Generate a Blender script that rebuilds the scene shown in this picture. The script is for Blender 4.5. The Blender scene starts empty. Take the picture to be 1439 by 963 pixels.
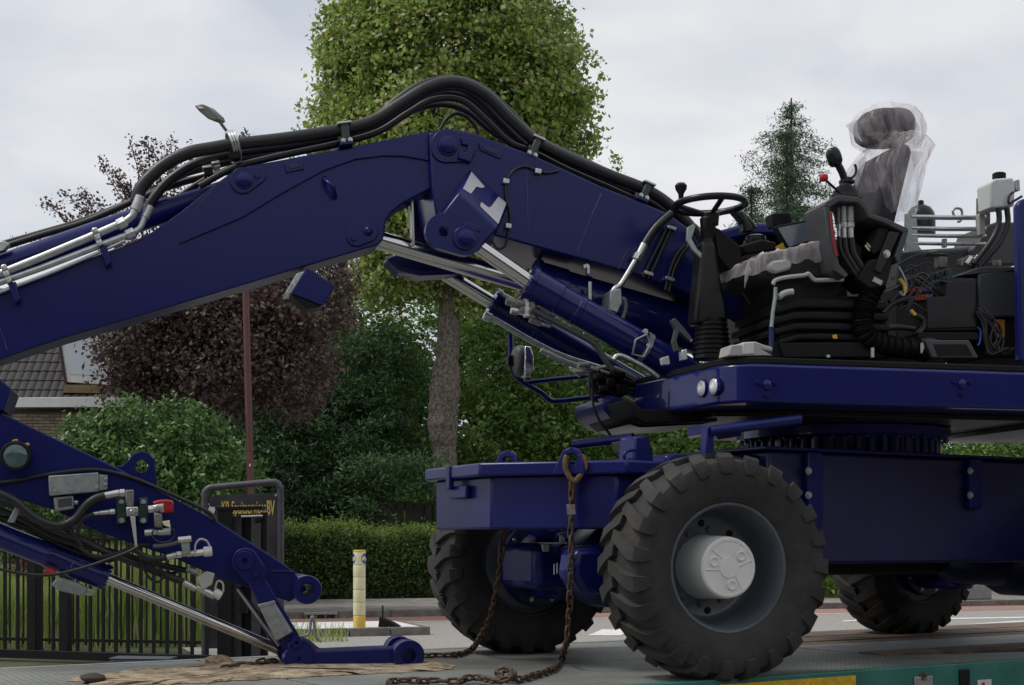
import bpy, bmesh, math, random
import numpy as np
from mathutils import Vector, Matrix, noise
from mathutils.geometry import tessellate_polygon
random.seed(7); rng = np.random.default_rng(7)
SC = bpy.context.scene
COL = SC.collection
V = Vector
R = math.radians
# ------------------------------------------------------------------ camera, sky, sun, exposure
F = 2000.0; CX = 719.5; YH = 762.0; ZC = 1.4          # focal length in photo pixels, principal column, horizon row, eye height (m)
cam_d = bpy.data.cameras.new('camera'); cam = bpy.data.objects.new('camera', cam_d); COL.objects.link(cam)
cam.location = (0, 0, ZC); cam.rotation_euler = (R(90), 0, 0)
cam_d.sensor_width = 36; cam_d.lens = 36*F/1439; cam_d.shift_y = (YH-481.5)/1439
cam_d.clip_start = .1; cam_d.clip_end = 3000
SC.camera = cam
W = bpy.data.worlds.new('World'); SC.world = W; W.use_nodes = True
nt = W.node_tree; nt.nodes.clear(); N = nt.nodes.new; L = nt.links.new
out = N('ShaderNodeOutputWorld'); bg = N('ShaderNodeBackground'); sky = N('ShaderNodeTexSky')
SUN_EL, SUN_AZ = R(58), R(262)
sky.sky_type = 'NISHITA'; sky.sun_disc = False; sky.sun_elevation = SUN_EL; sky.sun_rotation = SUN_AZ
tc = N('ShaderNodeTexCoord'); mp = N('ShaderNodeMapping'); mp.inputs['Scale'].default_value = (1, 1, 2.6)
L(tc.outputs['Generated'], mp.inputs['Vector'])
n1 = N('ShaderNodeTexNoise'); n1.inputs['Scale'].default_value = 2.6; n1.inputs['Detail'].default_value = 7; n1.inputs['Roughness'].default_value = .5
n1.inputs['Distortion'].default_value = .35
L(mp.outputs['Vector'], n1.inputs['Vector'])
rp = N('ShaderNodeValToRGB'); L(n1.outputs['Fac'], rp.inputs['Fac'])
e = rp.color_ramp.elements
e[0].position = .33; e[0].color = (4.45, 4.8, 5.5, 1); e[1].position = .62; e[1].color = (7.2, 7.15, 7.2, 1)
m_ = e.new(.46); m_.color = (5.6, 5.8, 6.25, 1)
mx = N('ShaderNodeMixRGB'); mx.inputs['Fac'].default_value = .93
L(sky.outputs['Color'], mx.inputs['Color1']); L(rp.outputs['Color'], mx.inputs['Color2'])
L(mx.outputs['Color'], bg.inputs['Color']); bg.inputs['Strength'].default_value = .1
L(bg.outputs['Background'], out.inputs['Surface'])
sd = bpy.data.lights.new('sun', 'SUN'); sd.energy = 1.5; sd.angle = R(16); sd.color = (1, .96, .9)
sun = bpy.data.objects.new('sun', sd); COL.objects.link(sun)
sdir = V((math.sin(SUN_AZ)*math.cos(SUN_EL), math.cos(SUN_AZ)*math.cos(SUN_EL), math.sin(SUN_EL)))
sun.rotation_euler = sdir.to_track_quat('Z', 'Y').to_euler()
SC.view_settings.view_transform = 'Standard'; SC.view_settings.look = 'None'
SC.view_settings.exposure = 0.3; SC.view_settings.gamma = 1.0
SC.render.engine = 'CYCLES'

# ------------------------------------------------------------------ materials
MATS = {}
def mat(name, col, rough=.5, metal=0, coat=0, var=.0, vscale=6, bump=0, bscale=40, alpha=1, trans=0, emit=None, col2=None, spec=.5, coat_rough=.06, contrast=(.35, .65)):
    m = bpy.data.materials.new(name); m.use_nodes = True; t = m.node_tree; b = t.nodes['Principled BSDF']
    b.inputs['Base Color'].default_value = (*col, 1); b.inputs['Roughness'].default_value = rough
    b.inputs['Metallic'].default_value = metal; b.inputs['Coat Weight'].default_value = coat; b.inputs['Coat Roughness'].default_value = coat_rough
    b.inputs['Specular IOR Level'].default_value = spec
    b.inputs['Alpha'].default_value = alpha; b.inputs['Transmission Weight'].default_value = trans
    tcn = t.nodes.new('ShaderNodeTexCoord')
    geo = t.nodes.new('ShaderNodeNewGeometry')
    if var or col2:
        nz = t.nodes.new('ShaderNodeTexNoise'); nz.inputs['Scale'].default_value = vscale; nz.inputs['Detail'].default_value = 6; nz.inputs['Roughness'].default_value = .6
        t.links.new(geo.outputs['Position'], nz.inputs['Vector'])
        r_ = t.nodes.new('ShaderNodeValToRGB'); t.links.new(nz.outputs['Fac'], r_.inputs['Fac'])
        c2 = col2 if col2 else tuple(min(1, c*(1+var)) for c in col)
        c1 = col if col2 else tuple(c*(1-var) for c in col)
        r_.color_ramp.elements[0].position = contrast[0]; r_.color_ramp.elements[1].position = contrast[1]
        r_.color_ramp.elements[0].color = (*c1, 1); r_.color_ramp.elements[1].color = (*c2, 1)
        t.links.new(r_.outputs['Color'], b.inputs['Base Color'])
        mr = t.nodes.new('ShaderNodeMapRange'); mr.inputs['To Min'].default_value = max(0, rough-.08); mr.inputs['To Max'].default_value = min(1, rough+.1)
        t.links.new(nz.outputs['Fac'], mr.inputs['Value']); t.links.new(mr.outputs['Result'], b.inputs['Roughness'])
    if bump:
        nb = t.nodes.new('ShaderNodeTexNoise'); nb.inputs['Scale'].default_value = bscale; nb.inputs['Detail'].default_value = 5
        t.links.new(geo.outputs['Position'], nb.inputs['Vector'])
        bp = t.nodes.new('ShaderNodeBump'); bp.inputs['Strength'].default_value = bump; bp.inputs['Distance'].default_value = .02
        t.links.new(nb.outputs['Fac'], bp.inputs['Height']); t.links.new(bp.outputs['Normal'], b.inputs['Normal'])
    if emit:
        b.inputs['Emission Color'].default_value = (*emit[:3], 1); b.inputs['Emission Strength'].default_value = emit[3]
    MATS[name] = m
    return m
def leafmat(name, stops, rough=.5, transl=.3):
    m = bpy.data.materials.new(name); m.use_nodes = True; t = m.node_tree; b = t.nodes['Principled BSDF']
    g = t.nodes.new('ShaderNodeNewGeometry'); r_ = t.nodes.new('ShaderNodeValToRGB'); t.links.new(g.outputs['Random Per Island'], r_.inputs['Fac'])
    el = r_.color_ramp.elements
    while len(el) < len(stops): el.new(.5)
    for e_, (p, c) in zip(el, stops): e_.position = p; e_.color = (*c, 1)
    b.inputs['Roughness'].default_value = rough; b.inputs['Specular IOR Level'].default_value = .35
    t.links.new(r_.outputs['Color'], b.inputs['Base Color'])
    tr = t.nodes.new('ShaderNodeBsdfTranslucent'); t.links.new(r_.outputs['Color'], tr.inputs['Color'])
    ms = t.nodes.new('ShaderNodeMixShader'); ms.inputs[0].default_value = transl
    t.links.new(b.outputs[0], ms.inputs[1]); t.links.new(tr.outputs[0], ms.inputs[2])
    t.links.new(ms.outputs[0], t.nodes['Material Output'].inputs['Surface'])
    MATS[name] = m
    return m
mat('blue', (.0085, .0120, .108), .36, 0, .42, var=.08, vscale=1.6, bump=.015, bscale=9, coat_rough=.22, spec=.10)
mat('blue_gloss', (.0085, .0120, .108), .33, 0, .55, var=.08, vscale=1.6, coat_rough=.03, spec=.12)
mat('blue_dull_shade', (.006, .0085, .070), .42, 0, .12, var=.2, vscale=3, coat_rough=.2)  # darker blue; shade on the chassis is put into the colour
mat('weld_highlight', (.045, .05, .12), .4, var=.3, vscale=40)  # paler than the boom: seam highlights painted into the colour
mat('lens_clear', (.75, .75, .76), .1, .2, .9, var=.2, vscale=50)
mat('black', (.0075, .0075, .008), .55, var=.25, vscale=12, spec=.22)
mat('black_gloss', (.008, .008, .009), .34, 0, .12, spec=.3, var=.2, vscale=9)
mat('rubber_hose', (.012, .012, .013), .42, var=.25, vscale=20, bump=.05, bscale=90)
mat('tyre', (.017, .0165, .016), .78, col2=(.040, .037, .034), vscale=7, bump=.18, bscale=60)
mat('rim', (.082, .095, .112), .33, 0, .3, var=.18, vscale=5, coat_rough=.15)
mat('hub', (.74, .74, .70), .45, var=.05, vscale=8)
mat('chrome', (.62, .61, .60), .16, 1, var=.06, vscale=5)
mat('zinc', (.52, .53, .52), .34, .9, var=.14, vscale=25)
mat('galv', (.34, .37, .36), .42, .75, var=.16, vscale=30)
mat('bare', (.42, .40, .37), .3, .8, var=.2, vscale=14)
mat('white_pl', (.62, .62, .60), .5, var=.06)
mat('grey_pl', (.050, .052, .056), .5, var=.12, vscale=9)
mat('midgrey', (.13, .13, .127), .5, var=.1, vscale=9)
mat('lightgrey', (.42, .41, .39), .5, var=.08, vscale=9)
mat('silver_reflection', (.50, .50, .54), .35, var=.05)  # pale grey of the sky reflection painted on the boom bracket
mat('red', (.42, .015, .02), .45, var=.12)
mat('dark_red', (.28, .02, .025), .5, var=.15)
mat('yellow', (.62, .40, .03), .5, var=.12)
mat('orange_sign', (.60, .26, .02), .5, var=.06)
mat('green_pl', (.010, .045, .035), .45, var=.15)
mat('blue_pl', (.02, .06, .35), .4)
mat('glass_screen', (.13, .155, .19), .12, 0, .5, var=.08, vscale=10)
mat('lens', (.55, .55, .56), .12, .3, .8, var=.25, vscale=60)
mat('lens_green', (.05, .10, .10), .12, 0, .9, var=.3, vscale=30)
mat('mirror', (.75, .75, .76), .08, .9)
mat('rust', (.030, .018, .013), .72, col2=(.105, .058, .034), vscale=26, bump=.3, bscale=80)
mat('rust_hook', (.05, .025, .014), .7, col2=(.22, .12, .05), vscale=30, bump=.2, bscale=80)
mat('cast', (.24, .225, .20), .45, .65, var=.25, vscale=40)
mat('seat_fabric', (.022, .021, .024), .85, var=.3, vscale=40, bump=.1, bscale=150)
mat('white_tank', (.60, .62, .60), .4, var=.05, trans=0)
# clear wrinkled film on the seat
for fname, flo, fhi in (('film', .12, .50), ('film_thick', .30, .85)):
    m = mat(fname, (.92, .86, .88), .22, 0, 0, spec=.6); t = m.node_tree; b = t.nodes['Principled BSDF']
    tp = t.nodes.new('ShaderNodeBsdfTransparent'); tl = t.nodes.new('ShaderNodeBsdfTranslucent'); tl.inputs['Color'].default_value = (.95, .88, .90, 1)
    ms0 = t.nodes.new('ShaderNodeMixShader'); ms0.inputs[0].default_value = .65; t.links.new(b.outputs[0], ms0.inputs[1]); t.links.new(tl.outputs[0], ms0.inputs[2])
    ms1 = t.nodes.new('ShaderNodeMixShader')
    nz = t.nodes.new('ShaderNodeTexNoise'); nz.inputs['Scale'].default_value = 14; nz.inputs['Detail'].default_value = 4; nz.inputs['Distortion'].default_value = 1.2
    gp = t.nodes.new('ShaderNodeNewGeometry'); mpp = t.nodes.new('ShaderNodeMapping'); mpp.inputs['Scale'].default_value = (1, 1, .35)
    t.links.new(gp.outputs['Position'], mpp.inputs['Vector']); t.links.new(mpp.outputs['Vector'], nz.inputs['Vector'])
    mrr = t.nodes.new('ShaderNodeMapRange'); mrr.inputs['From Min'].default_value = .35; mrr.inputs['From Max'].default_value = .7; mrr.inputs['To Min'].default_value = flo; mrr.inputs['To Max'].default_value = fhi
    t.links.new(nz.outputs['Fac'], mrr.inputs['Value']); t.links.new(mrr.outputs['Result'], ms1.inputs[0])
    t.links.new(tp.outputs[0], ms1.inputs[1]); t.links.new(ms0.outputs[0], ms1.inputs[2]); t.links.new(ms1.outputs[0], t.nodes['Material Output'].inputs['Surface'])
# setting
mat('asphalt', (.25, .235, .215), .85, col2=(.38, .36, .33), vscale=14, bump=.3, bscale=120)
mat('asphalt_near', (.12, .118, .115), .85, col2=(.20, .195, .19), vscale=9, bump=.3, bscale=120)
mat('cycle_red', (.27, .15, .125), .85, col2=(.37, .22, .185), vscale=9, bump=.2, bscale=120)
mat('paving', (.17, .16, .145), .85, col2=(.28, .26, .235), vscale=3, bump=.2, bscale=60)
mat('kerbstone', (.115, .108, .098), .8, col2=(.21, .195, .175), vscale=5, bump=.2, bscale=70)
mat('roadpaint', (.62, .62, .60), .7, col2=(.82, .82, .80), vscale=6)
mat('soil', (.06, .042, .03), .95, col2=(.13, .09, .062), vscale=8, bump=.6, bscale=30)
mat('ground_green', (.03, .045, .016), .95, col2=(.075, .085, .035), vscale=1.5, bump=.6, bscale=20)
mat('gate_black', (.007, .007, .008), .5, var=.2, vscale=4, spec=.2)
mat('sign_black', (.022, .021, .024), .4, col2=(.04, .038, .041), vscale=7)
mat('tube_grey', (.055, .053, .062), .45, var=.25, vscale=8)
mat('gold_letter', (.62, .44, .07), .5, var=.1)
mat('pole_red', (.105, .036, .032), .5, var=.15, vscale=5)
mat('lamp_grey', (.13, .125, .10), .5, var=.15)
mat('bollard_yellow', (.72, .43, .03), .5, col2=(.80, .60, .16), vscale=7)
mat('bollard_film', (.74, .68, .36), .45, col2=(.80, .77, .55), vscale=6)
mat('bollard_dark', (.12, .09, .04), .6)
mat('brick_a', (.30, .235, .165), .85, var=.12, vscale=20, bump=.2)
mat('brick_b', (.25, .195, .14), .85, var=.12, vscale=20, bump=.2)
mat('brick_c', (.34, .275, .20), .85, var=.12, vscale=20, bump=.2)
mat('hall_wall', (.085, .055, .042), .85, col2=(.13, .085, .065), vscale=3, bump=.2)
mat('mortar', (.16, .14, .12), .9, var=.1)
mat('rooftile', (.017, .015, .015), .7, col2=(.038, .032, .031), vscale=9, bump=.1)
mat('fascia', (.74, .74, .73), .5, var=.05)
mat('house_dark', (.05, .035, .03), .7)
mat('ochre', (.22, .165, .085), .8, var=.15)
mat('window_pale', (.55, .60, .65), .1, 0, .5)
mat('bark', (.075, .062, .048), .9, col2=(.21, .18, .145), vscale=13, bump=1, bscale=30, contrast=(.40, .60))
mat('bark_dark', (.035, .028, .022), .9, col2=(.07, .055, .042), vscale=9, bump=.6, bscale=25)
mat('wood_fence', (.020, .016, .012), .85, col2=(.05, .04, .03), vscale=7, bump=.3, bscale=30)
mat('concrete', (.21, .21, .205), .85, col2=(.30, .295, .285), vscale=4, bump=.2)
mat('trailer_green', (.018, .125, .098), .5, col2=(.035, .165, .135), vscale=7, bump=.1)
mat('yellow_strip', (.62, .38, .015), .45, var=.2, vscale=40, bump=.4, bscale=60)
mat('plank', (.085, .058, .040), .85, col2=(.17, .125, .09), vscale=6, bump=.35, bscale=30)
mat('strip_steel', (.20, .205, .195), .6, col2=(.30, .30, .285), vscale=4, bump=.1)
mat('matcloth', (.15, .11, .07), .95, col2=(.46, .37, .25), vscale=11, bump=.9, bscale=35)
mat('grey_box', (.075, .085, .10), .5, var=.15)
# checker plate: small raised bars in two directions, base colour darker between them
m = mat('checker', (.20, .215, .20), .55, .1, col2=(.31, .325, .30), vscale=2.2); t = m.node_tree; b = t.nodes['Principled BSDF']
gp = t.nodes.new('ShaderNodeNewGeometry'); mpp = t.nodes.new('ShaderNodeMapping'); mpp.inputs['Rotation'].default_value = (0, 0, R(-32+45)); t.links.new(gp.outputs['Position'], mpp.inputs['Vector'])
vo = t.nodes.new('ShaderNodeTexBrick'); vo.inputs['Scale'].default_value = 9; vo.inputs['Mortar Size'].default_value = .05; vo.inputs['Mortar Smooth'].default_value = .2; vo.inputs['Brick Width'].default_value = .45
t.links.new(mpp.outputs['Vector'], vo.inputs['Vector'])
bp = t.nodes.new('ShaderNodeBump'); bp.inputs['Strength'].default_value = 1; bp.inputs['Distance'].default_value = .012; bp.invert = True
t.links.new(vo.outputs['Fac'], bp.inputs['Height']); t.links.new(bp.outputs['Normal'], b.inputs['Normal'])
src = b.inputs['Base Color'].links[0].from_socket; mxx = t.nodes.new('ShaderNodeMixRGB'); mxx.blend_type = 'MULTIPLY'; mxx.inputs['Color2'].default_value = (.50, .50, .46, 1)
t.links.new(vo.outputs['Fac'], mxx.inputs['Fac']); t.links.new(src, mxx.inputs['Color1'])
nz = t.nodes.new('ShaderNodeTexNoise'); nz.inputs['Scale'].default_value = 1.3; nz.inputs['Detail'].default_value = 8; nz.inputs['Roughness'].default_value = .7; t.links.new(gp.outputs['Position'], nz.inputs['Vector'])
rmp = t.nodes.new('ShaderNodeValToRGB'); rmp.color_ramp.elements[0].position = .52; rmp.color_ramp.elements[1].position = .68; t.links.new(nz.outputs['Fac'], rmp.inputs['Fac'])
mx2 = t.nodes.new('ShaderNodeMixRGB'); mx2.inputs['Color2'].default_value = (.16, .125, .085, 1); ml = t.nodes.new('ShaderNodeMath'); ml.operation = 'MULTIPLY'; ml.inputs[1].default_value = .55
t.links.new(rmp.outputs['Color'], ml.inputs[0]); t.links.new(ml.outputs[0], mx2.inputs['Fac']); t.links.new(mxx.outputs['Color'], mx2.inputs['Color1']); t.links.new(mx2.outputs['Color'], b.inputs['Base Color'])
leafmat('leaf_lime', [(0, (0.145, 0.243, 0.054)), (.45, (0.328, 0.465, 0.099)), (.80, (0.500, 0.500, 0.147)), (1, (0.500, 0.500, 0.376))], .45, 0.4)
leafmat('leaf_bract', [(0, (.20, .22, .08)), (1, (.38, .38, .19))], .5, .35)
leafmat('leaf_copper', [(0, (0.048, 0.036, 0.036)), (.5, (0.128, 0.078, 0.078)), (.85, (0.215, 0.139, 0.128)), (1, (0.147, 0.162, 0.078))], .5, 0.3)
leafmat('leaf_laurel', [(0, (0.037, 0.090, 0.025)), (.5, (0.080, 0.169, 0.043)), (.85, (0.136, 0.254, 0.062)), (1, (0.232, 0.338, 0.105))], .34, 0.3)
leafmat('leaf_dark', [(0, (0.026, 0.067, 0.029)), (.6, (0.056, 0.128, 0.046)), (1, (0.123, 0.218, 0.072))], .5, 0.3)
leafmat('leaf_green', [(0, (0.063, 0.147, 0.034)), (.5, (0.141, 0.279, 0.059)), (1, (0.307, 0.400, 0.113))], .45, 0.42)
leafmat('leaf_spruce', [(0, (0.037, 0.075, 0.042)), (.6, (0.083, 0.146, 0.078)), (1, (0.166, 0.240, 0.130))], .6, 0.2)
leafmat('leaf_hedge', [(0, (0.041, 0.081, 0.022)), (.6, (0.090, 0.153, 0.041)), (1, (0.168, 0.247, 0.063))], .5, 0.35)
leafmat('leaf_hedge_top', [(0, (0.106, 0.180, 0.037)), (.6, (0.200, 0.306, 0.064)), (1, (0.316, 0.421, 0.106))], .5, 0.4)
leafmat('grass', [(0, (0.215, 0.354, 0.068)), (.6, (0.430, 0.500, 0.130)), (1, (0.500, 0.500, 0.278))], .5, 0.4)
leafmat('flower_red', [(0, (.10, .02, .025)), (1, (.22, .06, .06))], .5, .3)

# ------------------------------------------------------------------ helpers
WLOC = {}                                   # world location of every object (all parents are unrotated)
def wl(o): return WLOC.get(o.name, V((0, 0, 0))) if o else V((0, 0, 0))
def tag(o, label, cat, group=None, kind=None):
    o['label'] = label; o['category'] = cat
    if group: o['group'] = group
    if kind: o['kind'] = kind
    return o
def struct(o, label=None):
    o['kind'] = 'structure'
    if label: o['label'] = label
    return o
def empty(name, loc, label=None, cat=None, group=None):
    o = bpy.data.objects.new(name, None); COL.objects.link(o); o.location = loc; o.empty_display_size = .2; WLOC[o.name] = V(loc)
    if label: tag(o, label, cat, group)
    return o
def link(name, me, parent, loc, rot=None):
    o = bpy.data.objects.new(name, me); COL.objects.link(o); WLOC[o.name] = V(loc)
    if parent: o.parent = parent; o.location = V(loc)-wl(parent)
    else: o.location = loc
    if rot is not None: o.rotation_mode = 'QUATERNION'; o.rotation_quaternion = rot
    return o
def finish(me, mt, smooth=True, ang=35):
    me.materials.append(MATS[mt] if isinstance(mt, str) else mt)
    if smooth:
        me.polygons.foreach_set('use_smooth', [True]*len(me.polygons)); me.set_sharp_from_angle(angle=R(ang))
def ob(name, vs, fs, mt, parent=None, bev=0, smooth=True, ang=35, seg=2):
    a = np.array([tuple(v) for v in vs]); c = V((a.min(0)+a.max(0))/2)
    me = bpy.data.meshes.new(name); me.from_pydata([tuple(V(v)-c) for v in vs], [], fs)
    bm = bmesh.new(); bm.from_mesh(me); bmesh.ops.recalc_face_normals(bm, faces=bm.faces); bm.to_mesh(me); bm.free()
    finish(me, mt, smooth, ang); o = link(name, me, parent, c)
    if bev:
        md = o.modifiers.new('bevel', 'BEVEL'); md.width = bev; md.segments = seg; md.limit_method = 'ANGLE'; md.angle_limit = R(30); md.harden_normals = False
    return o
def bulk(name, v, f, mt, parent=None, c=None):
    """v (n,3) numpy, f (m,k) numpy: many small faces in one mesh"""
    if c is None: c = V((v.min(0)+v.max(0))/2)
    me = bpy.data.meshes.new(name); v = v-np.array(c)
    me.vertices.add(len(v)); me.vertices.foreach_set('co', v.astype(np.float32).ravel())
    k = f.shape[1]; me.loops.add(f.size); me.loops.foreach_set('vertex_index', f.astype(np.int32).ravel())
    me.polygons.add(len(f)); me.polygons.foreach_set('loop_start', np.arange(0, f.size, k, dtype=np.int32)); me.update(calc_edges=True)
    me.materials.append(MATS[mt])
    return link(name, me, parent, c)
class Frame:
    def __init__(s, ox, oy, yaw):
        s.o = V((ox, oy, 0)); a = R(yaw); s.u = V((math.cos(a), math.sin(a), 0)); s.v = V((-math.sin(a), math.cos(a), 0)); s.yaw = a
    def p(s, u, v, z): return s.o+s.u*u+s.v*v+V((0, 0, z))
    def px(s, x, y, v):
        """the point of the plane lateral = v that this column and row of the photograph show"""
        k = V(((x-CX)/F, 1, 0)); d = (v+s.o.dot(s.v))/k.dot(s.v)
        return V((k.x*d, d, ZC+(YH-y)*d/F))
def at(x, y, d): return V(((x-CX)*d/F, d, ZC+(YH-y)*d/F))
def grd(x, y, z=0): return at(x, y, F*(ZC-z)/(y-YH))
def basis(d):
    d = d.normalized(); a = V((0, 0, 1)) if abs(d.z) < .9 else V((1, 0, 0)); x = d.cross(a).normalized(); return x, d.cross(x).normalized()
def extr(name, pts, off, mt, parent=None, bev=.005, holes=(), seg=2):
    """flat outline pts (3-D, coplanar) pushed along off; holes cut through"""
    loops = [list(pts)]+[list(h) for h in holes]; flat = [p for l in loops for p in l]; n = len(flat)
    if holes: tris = [tuple(t) for t in tessellate_polygon([[V(p) for p in l] for l in loops])]
    else: tris = [tuple(range(n))]
    vs = flat+[p+off for p in flat]; fs = list(tris)+[tuple(i+n for i in reversed(t)) for t in tris]
    k = 0
    for l in loops:
        m = len(l)
        for i in range(m): a, b = k+i, k+(i+1) % m; fs.append((a, b, b+n, a+n))
        k += m
    return ob(name, vs, fs, mt, parent, bev, seg=seg)
def prism(name, fr, pp, v0, v1, mt, parent=None, bev=.005, holes=(), seg=2):
    pts = [fr.px(x, y, v0) for x, y in pp]
    hs = []
    for (hx, hy, hr) in holes:
        c = fr.px(hx, hy, v0); rr = hr*c.y/F
        hs.append([c+fr.u*(rr*math.cos(a))+V((0, 0, rr*math.sin(a))) for a in [2*math.pi*i/20 for i in range(20)]])
    return extr(name, pts, fr.v*(v1-v0), mt, parent, bev, hs, seg)
def bx(name, fr, x0, y0, x1, y1, v0, v1, mt, parent=None, bev=.004):
    return prism(name, fr, [(x0, y0), (x1, y0), (x1, y1), (x0, y1)], v0, v1, mt, parent, bev)
def lathe(name, p0, ax, prof, mt, parent=None, n=32, ang=35, phase=0, caps=True):
    """prof: (axial, radius) pairs from p0 along ax"""
    ax = ax.normalized(); x, y = basis(ax); vs = []; fs = []
    for (t, r) in prof:
        for i in range(n):
            a = 2*math.pi*i/n+phase; vs.append(p0+ax*t+x*(r*math.cos(a))+y*(r*math.sin(a)))
    m = len(prof)
    for j in range(m-1):
        for i in range(n): fs.append((j*n+i, j*n+(i+1) % n, (j+1)*n+(i+1) % n, (j+1)*n+i))
    if caps and prof[0][1] > 1e-5: fs.append(tuple(reversed(range(n))))
    if caps and prof[-1][1] > 1e-5: fs.append(tuple(range((m-1)*n, m*n)))
    return ob(name, vs, fs, mt, parent, ang=ang)
def rod(name, a, b, r, mt, parent=None, n=20, ch=.15):
    l = (b-a).length; c = min(r*ch, l*.2)
    return lathe(name, a, b-a, [(0, r-c), (c, r), (l-c, r), (l, r-c)], mt, parent, n)
def spline(pts, k=8):
    P = [V(p) for p in pts]; P = [P[0]*2-P[1]]+P+[P[-1]*2-P[-2]]; out_ = []
    for i in range(1, len(P)-2):
        a, b, c, d = P[i-1:i+3]
        for j in range(k):
            t = j/k; out_.append(.5*((2*b)+(c-a)*t+(2*a-5*b+4*c-d)*t*t+(3*b-a-3*c+d)*t**3))
    out_.append(P[-2]); return out_
def tube(name, pts, r, mt, parent=None, n=10, k=8, smooth=True, rad=None):
    Q = spline(pts, k) if smooth and len(pts) > 2 else [V(p) for p in pts]
    if len(Q) < 2: return
    vs = []; fs = []; up = None
    for i, q in enumerate(Q):
        d = (Q[min(i+1, len(Q)-1)]-Q[max(i-1, 0)]).normalized()
        if up is None: x, y = basis(d)
        else:
            x = (up-d*up.dot(d)).normalized(); y = d.cross(x)
        up = x
        rr = rad(i, len(Q)) if rad else r
        for j in range(n): a = 2*math.pi*j/n; vs.append(q+x*(rr*math.cos(a))+y*(rr*math.sin(a)))
    m = len(Q)
    for i in range(m-1):
        for j in range(n): fs.append((i*n+j, i*n+(j+1) % n, (i+1)*n+(j+1) % n, (i+1)*n+j))
    fs.append(tuple(reversed(range(n)))); fs.append(tuple(range((m-1)*n, m*n)))
    return ob(name, vs, fs, mt, parent, ang=50)
def ptube(name, fr, pp, v, rpx, mt, parent=None, n=10, k=8, smooth=True):
    """tube through photo columns/rows; v one lateral value or one for each point"""
    pts = [fr.px(x, y, v if not isinstance(v, (list, tuple)) else v[i]) for i, (x, y) in enumerate(pp)]
    return tube(name, pts, rpx*pts[len(pts)//2].y/F, mt, parent, n, k, smooth)
_bolts = {}
def bolt(parent, pos, d, r, mt='zinc', name='bolt', h=.6):
    key = (round(r, 4), mt, h)
    if key not in _bolts:
        me = bpy.data.meshes.new(name); bm = bmesh.new()
        for z0, z1, rr, n in ((0, h*r*.35, r*1.35, 16), (h*r*.35, h*r*1.5, r, 6)):
            lo = [bm.verts.new((rr*math.cos(2*math.pi*i/n), rr*math.sin(2*math.pi*i/n), z0)) for i in range(n)]
            hi = [bm.verts.new((rr*.94*math.cos(2*math.pi*i/n), rr*.94*math.sin(2*math.pi*i/n), z1)) for i in range(n)]
            for i in range(n): bm.faces.new((lo[i], lo[(i+1) % n], hi[(i+1) % n], hi[i]))
            bm.faces.new(hi)
        bm.to_mesh(me); bm.free(); me.materials.append(MATS[mt]); _bolts[key] = me
    return link(name, _bolts[key], parent, pos, d.to_track_quat('Z', 'Y'))
def box3(name, c, u, v, w, du, dv, dw, mt, parent=None, bev=.005):
    """box centred at c; du,dv,dw full sizes along the unit axes"""
    vs = [c+u*(a*du/2)+v*(b*dv/2)+w*(g*dw/2) for a in (-1, 1) for b in (-1, 1) for g in (-1, 1)]
    return ob(name, vs, [(0, 1, 3, 2), (4, 6, 7, 5), (0, 4, 5, 1), (2, 3, 7, 6), (0, 2, 6, 4), (1, 5, 7, 3)], mt, parent, bev)
Z = V((0, 0, 1))
def sheet(name, pts, mt, parent=None): return ob(name, pts, [tuple(range(len(pts)))], mt, parent, smooth=False)
# ------------------------------------------------------------------ ground, road, pavement
RF = Frame(-3.75, 25.9, 20)
struct(sheet('ground', [V((-1500, -200, 0)), V((1500, -200, 0)), V((1500, 2500, 0)), V((-1500, 2500, 0))], 'ground_green'))
struct(sheet('yard', [RF.p(-30, -32, .004), RF.p(40, -32, .004), RF.p(40, -9, .004), RF.p(-30, -9, .004)], 'asphalt_near'))
road = struct(sheet('road', [RF.p(-3, -9, .006), RF.p(90, -9, .006), RF.p(90, 0, .006), RF.p(-3, 0, .006)], 'asphalt'))
struct(sheet('cycle_lane', [RF.p(-3, -1.65, .010), RF.p(90, -1.65, .010), RF.p(90, -.02, .010), RF.p(-3, -.02, .010)], 'cycle_red'))
for k in range(16):
    sheet('lane_marking', [RF.p(-1+k*5.2, -1.80, .012), RF.p(2.6+k*5.2, -1.80, .012), RF.p(2.6+k*5.2, -1.68, .012), RF.p(-1+k*5.2, -1.68, .012)], 'roadpaint', road)
sheet('lane_marking', [grd(826, 893, .012), grd(872, 893, .012), grd(895, 884.5, .012), grd(846, 884.5, .012)], 'roadpaint', road)
for (a, b, c, d) in ((1185, 872, 1300, 868), (1345, 878, 1439, 872), (1330, 868.5, 1500, 866)):
    sheet('lane_marking', [grd(a, b+1.6, .012), grd(c, d+1.6, .012), grd(c, d, .012), grd(a, b, .012)], 'roadpaint', road)
pave = struct(ob('pavement', [RF.p(u, v, z) for u in (-3, 90) for v in (.15, 5.6) for z in (0, .125)], [(0, 1, 3, 2), (4, 6, 7, 5), (0, 4, 5, 1), (2, 3, 7, 6), (0, 2, 6, 4), (1, 5, 7, 3)], 'paving', smooth=False))
kme = None
kerb = struct(ob('kerb', [RF.p(u, v, z) for u in (-3, 90) for v in (.02, .14) for z in (0, .118)], [(0, 1, 3, 2), (4, 6, 7, 5), (0, 4, 5, 1), (2, 3, 7, 6), (0, 2, 6, 4), (1, 5, 7, 3)], 'kerbstone', smooth=False))
def share(name, me_src, parent, loc, rot=None): return link(name, me_src, parent, loc, rot)
k0 = None; qy = Matrix.Rotation(RF.yaw, 4, 'Z').to_quaternion()
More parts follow.
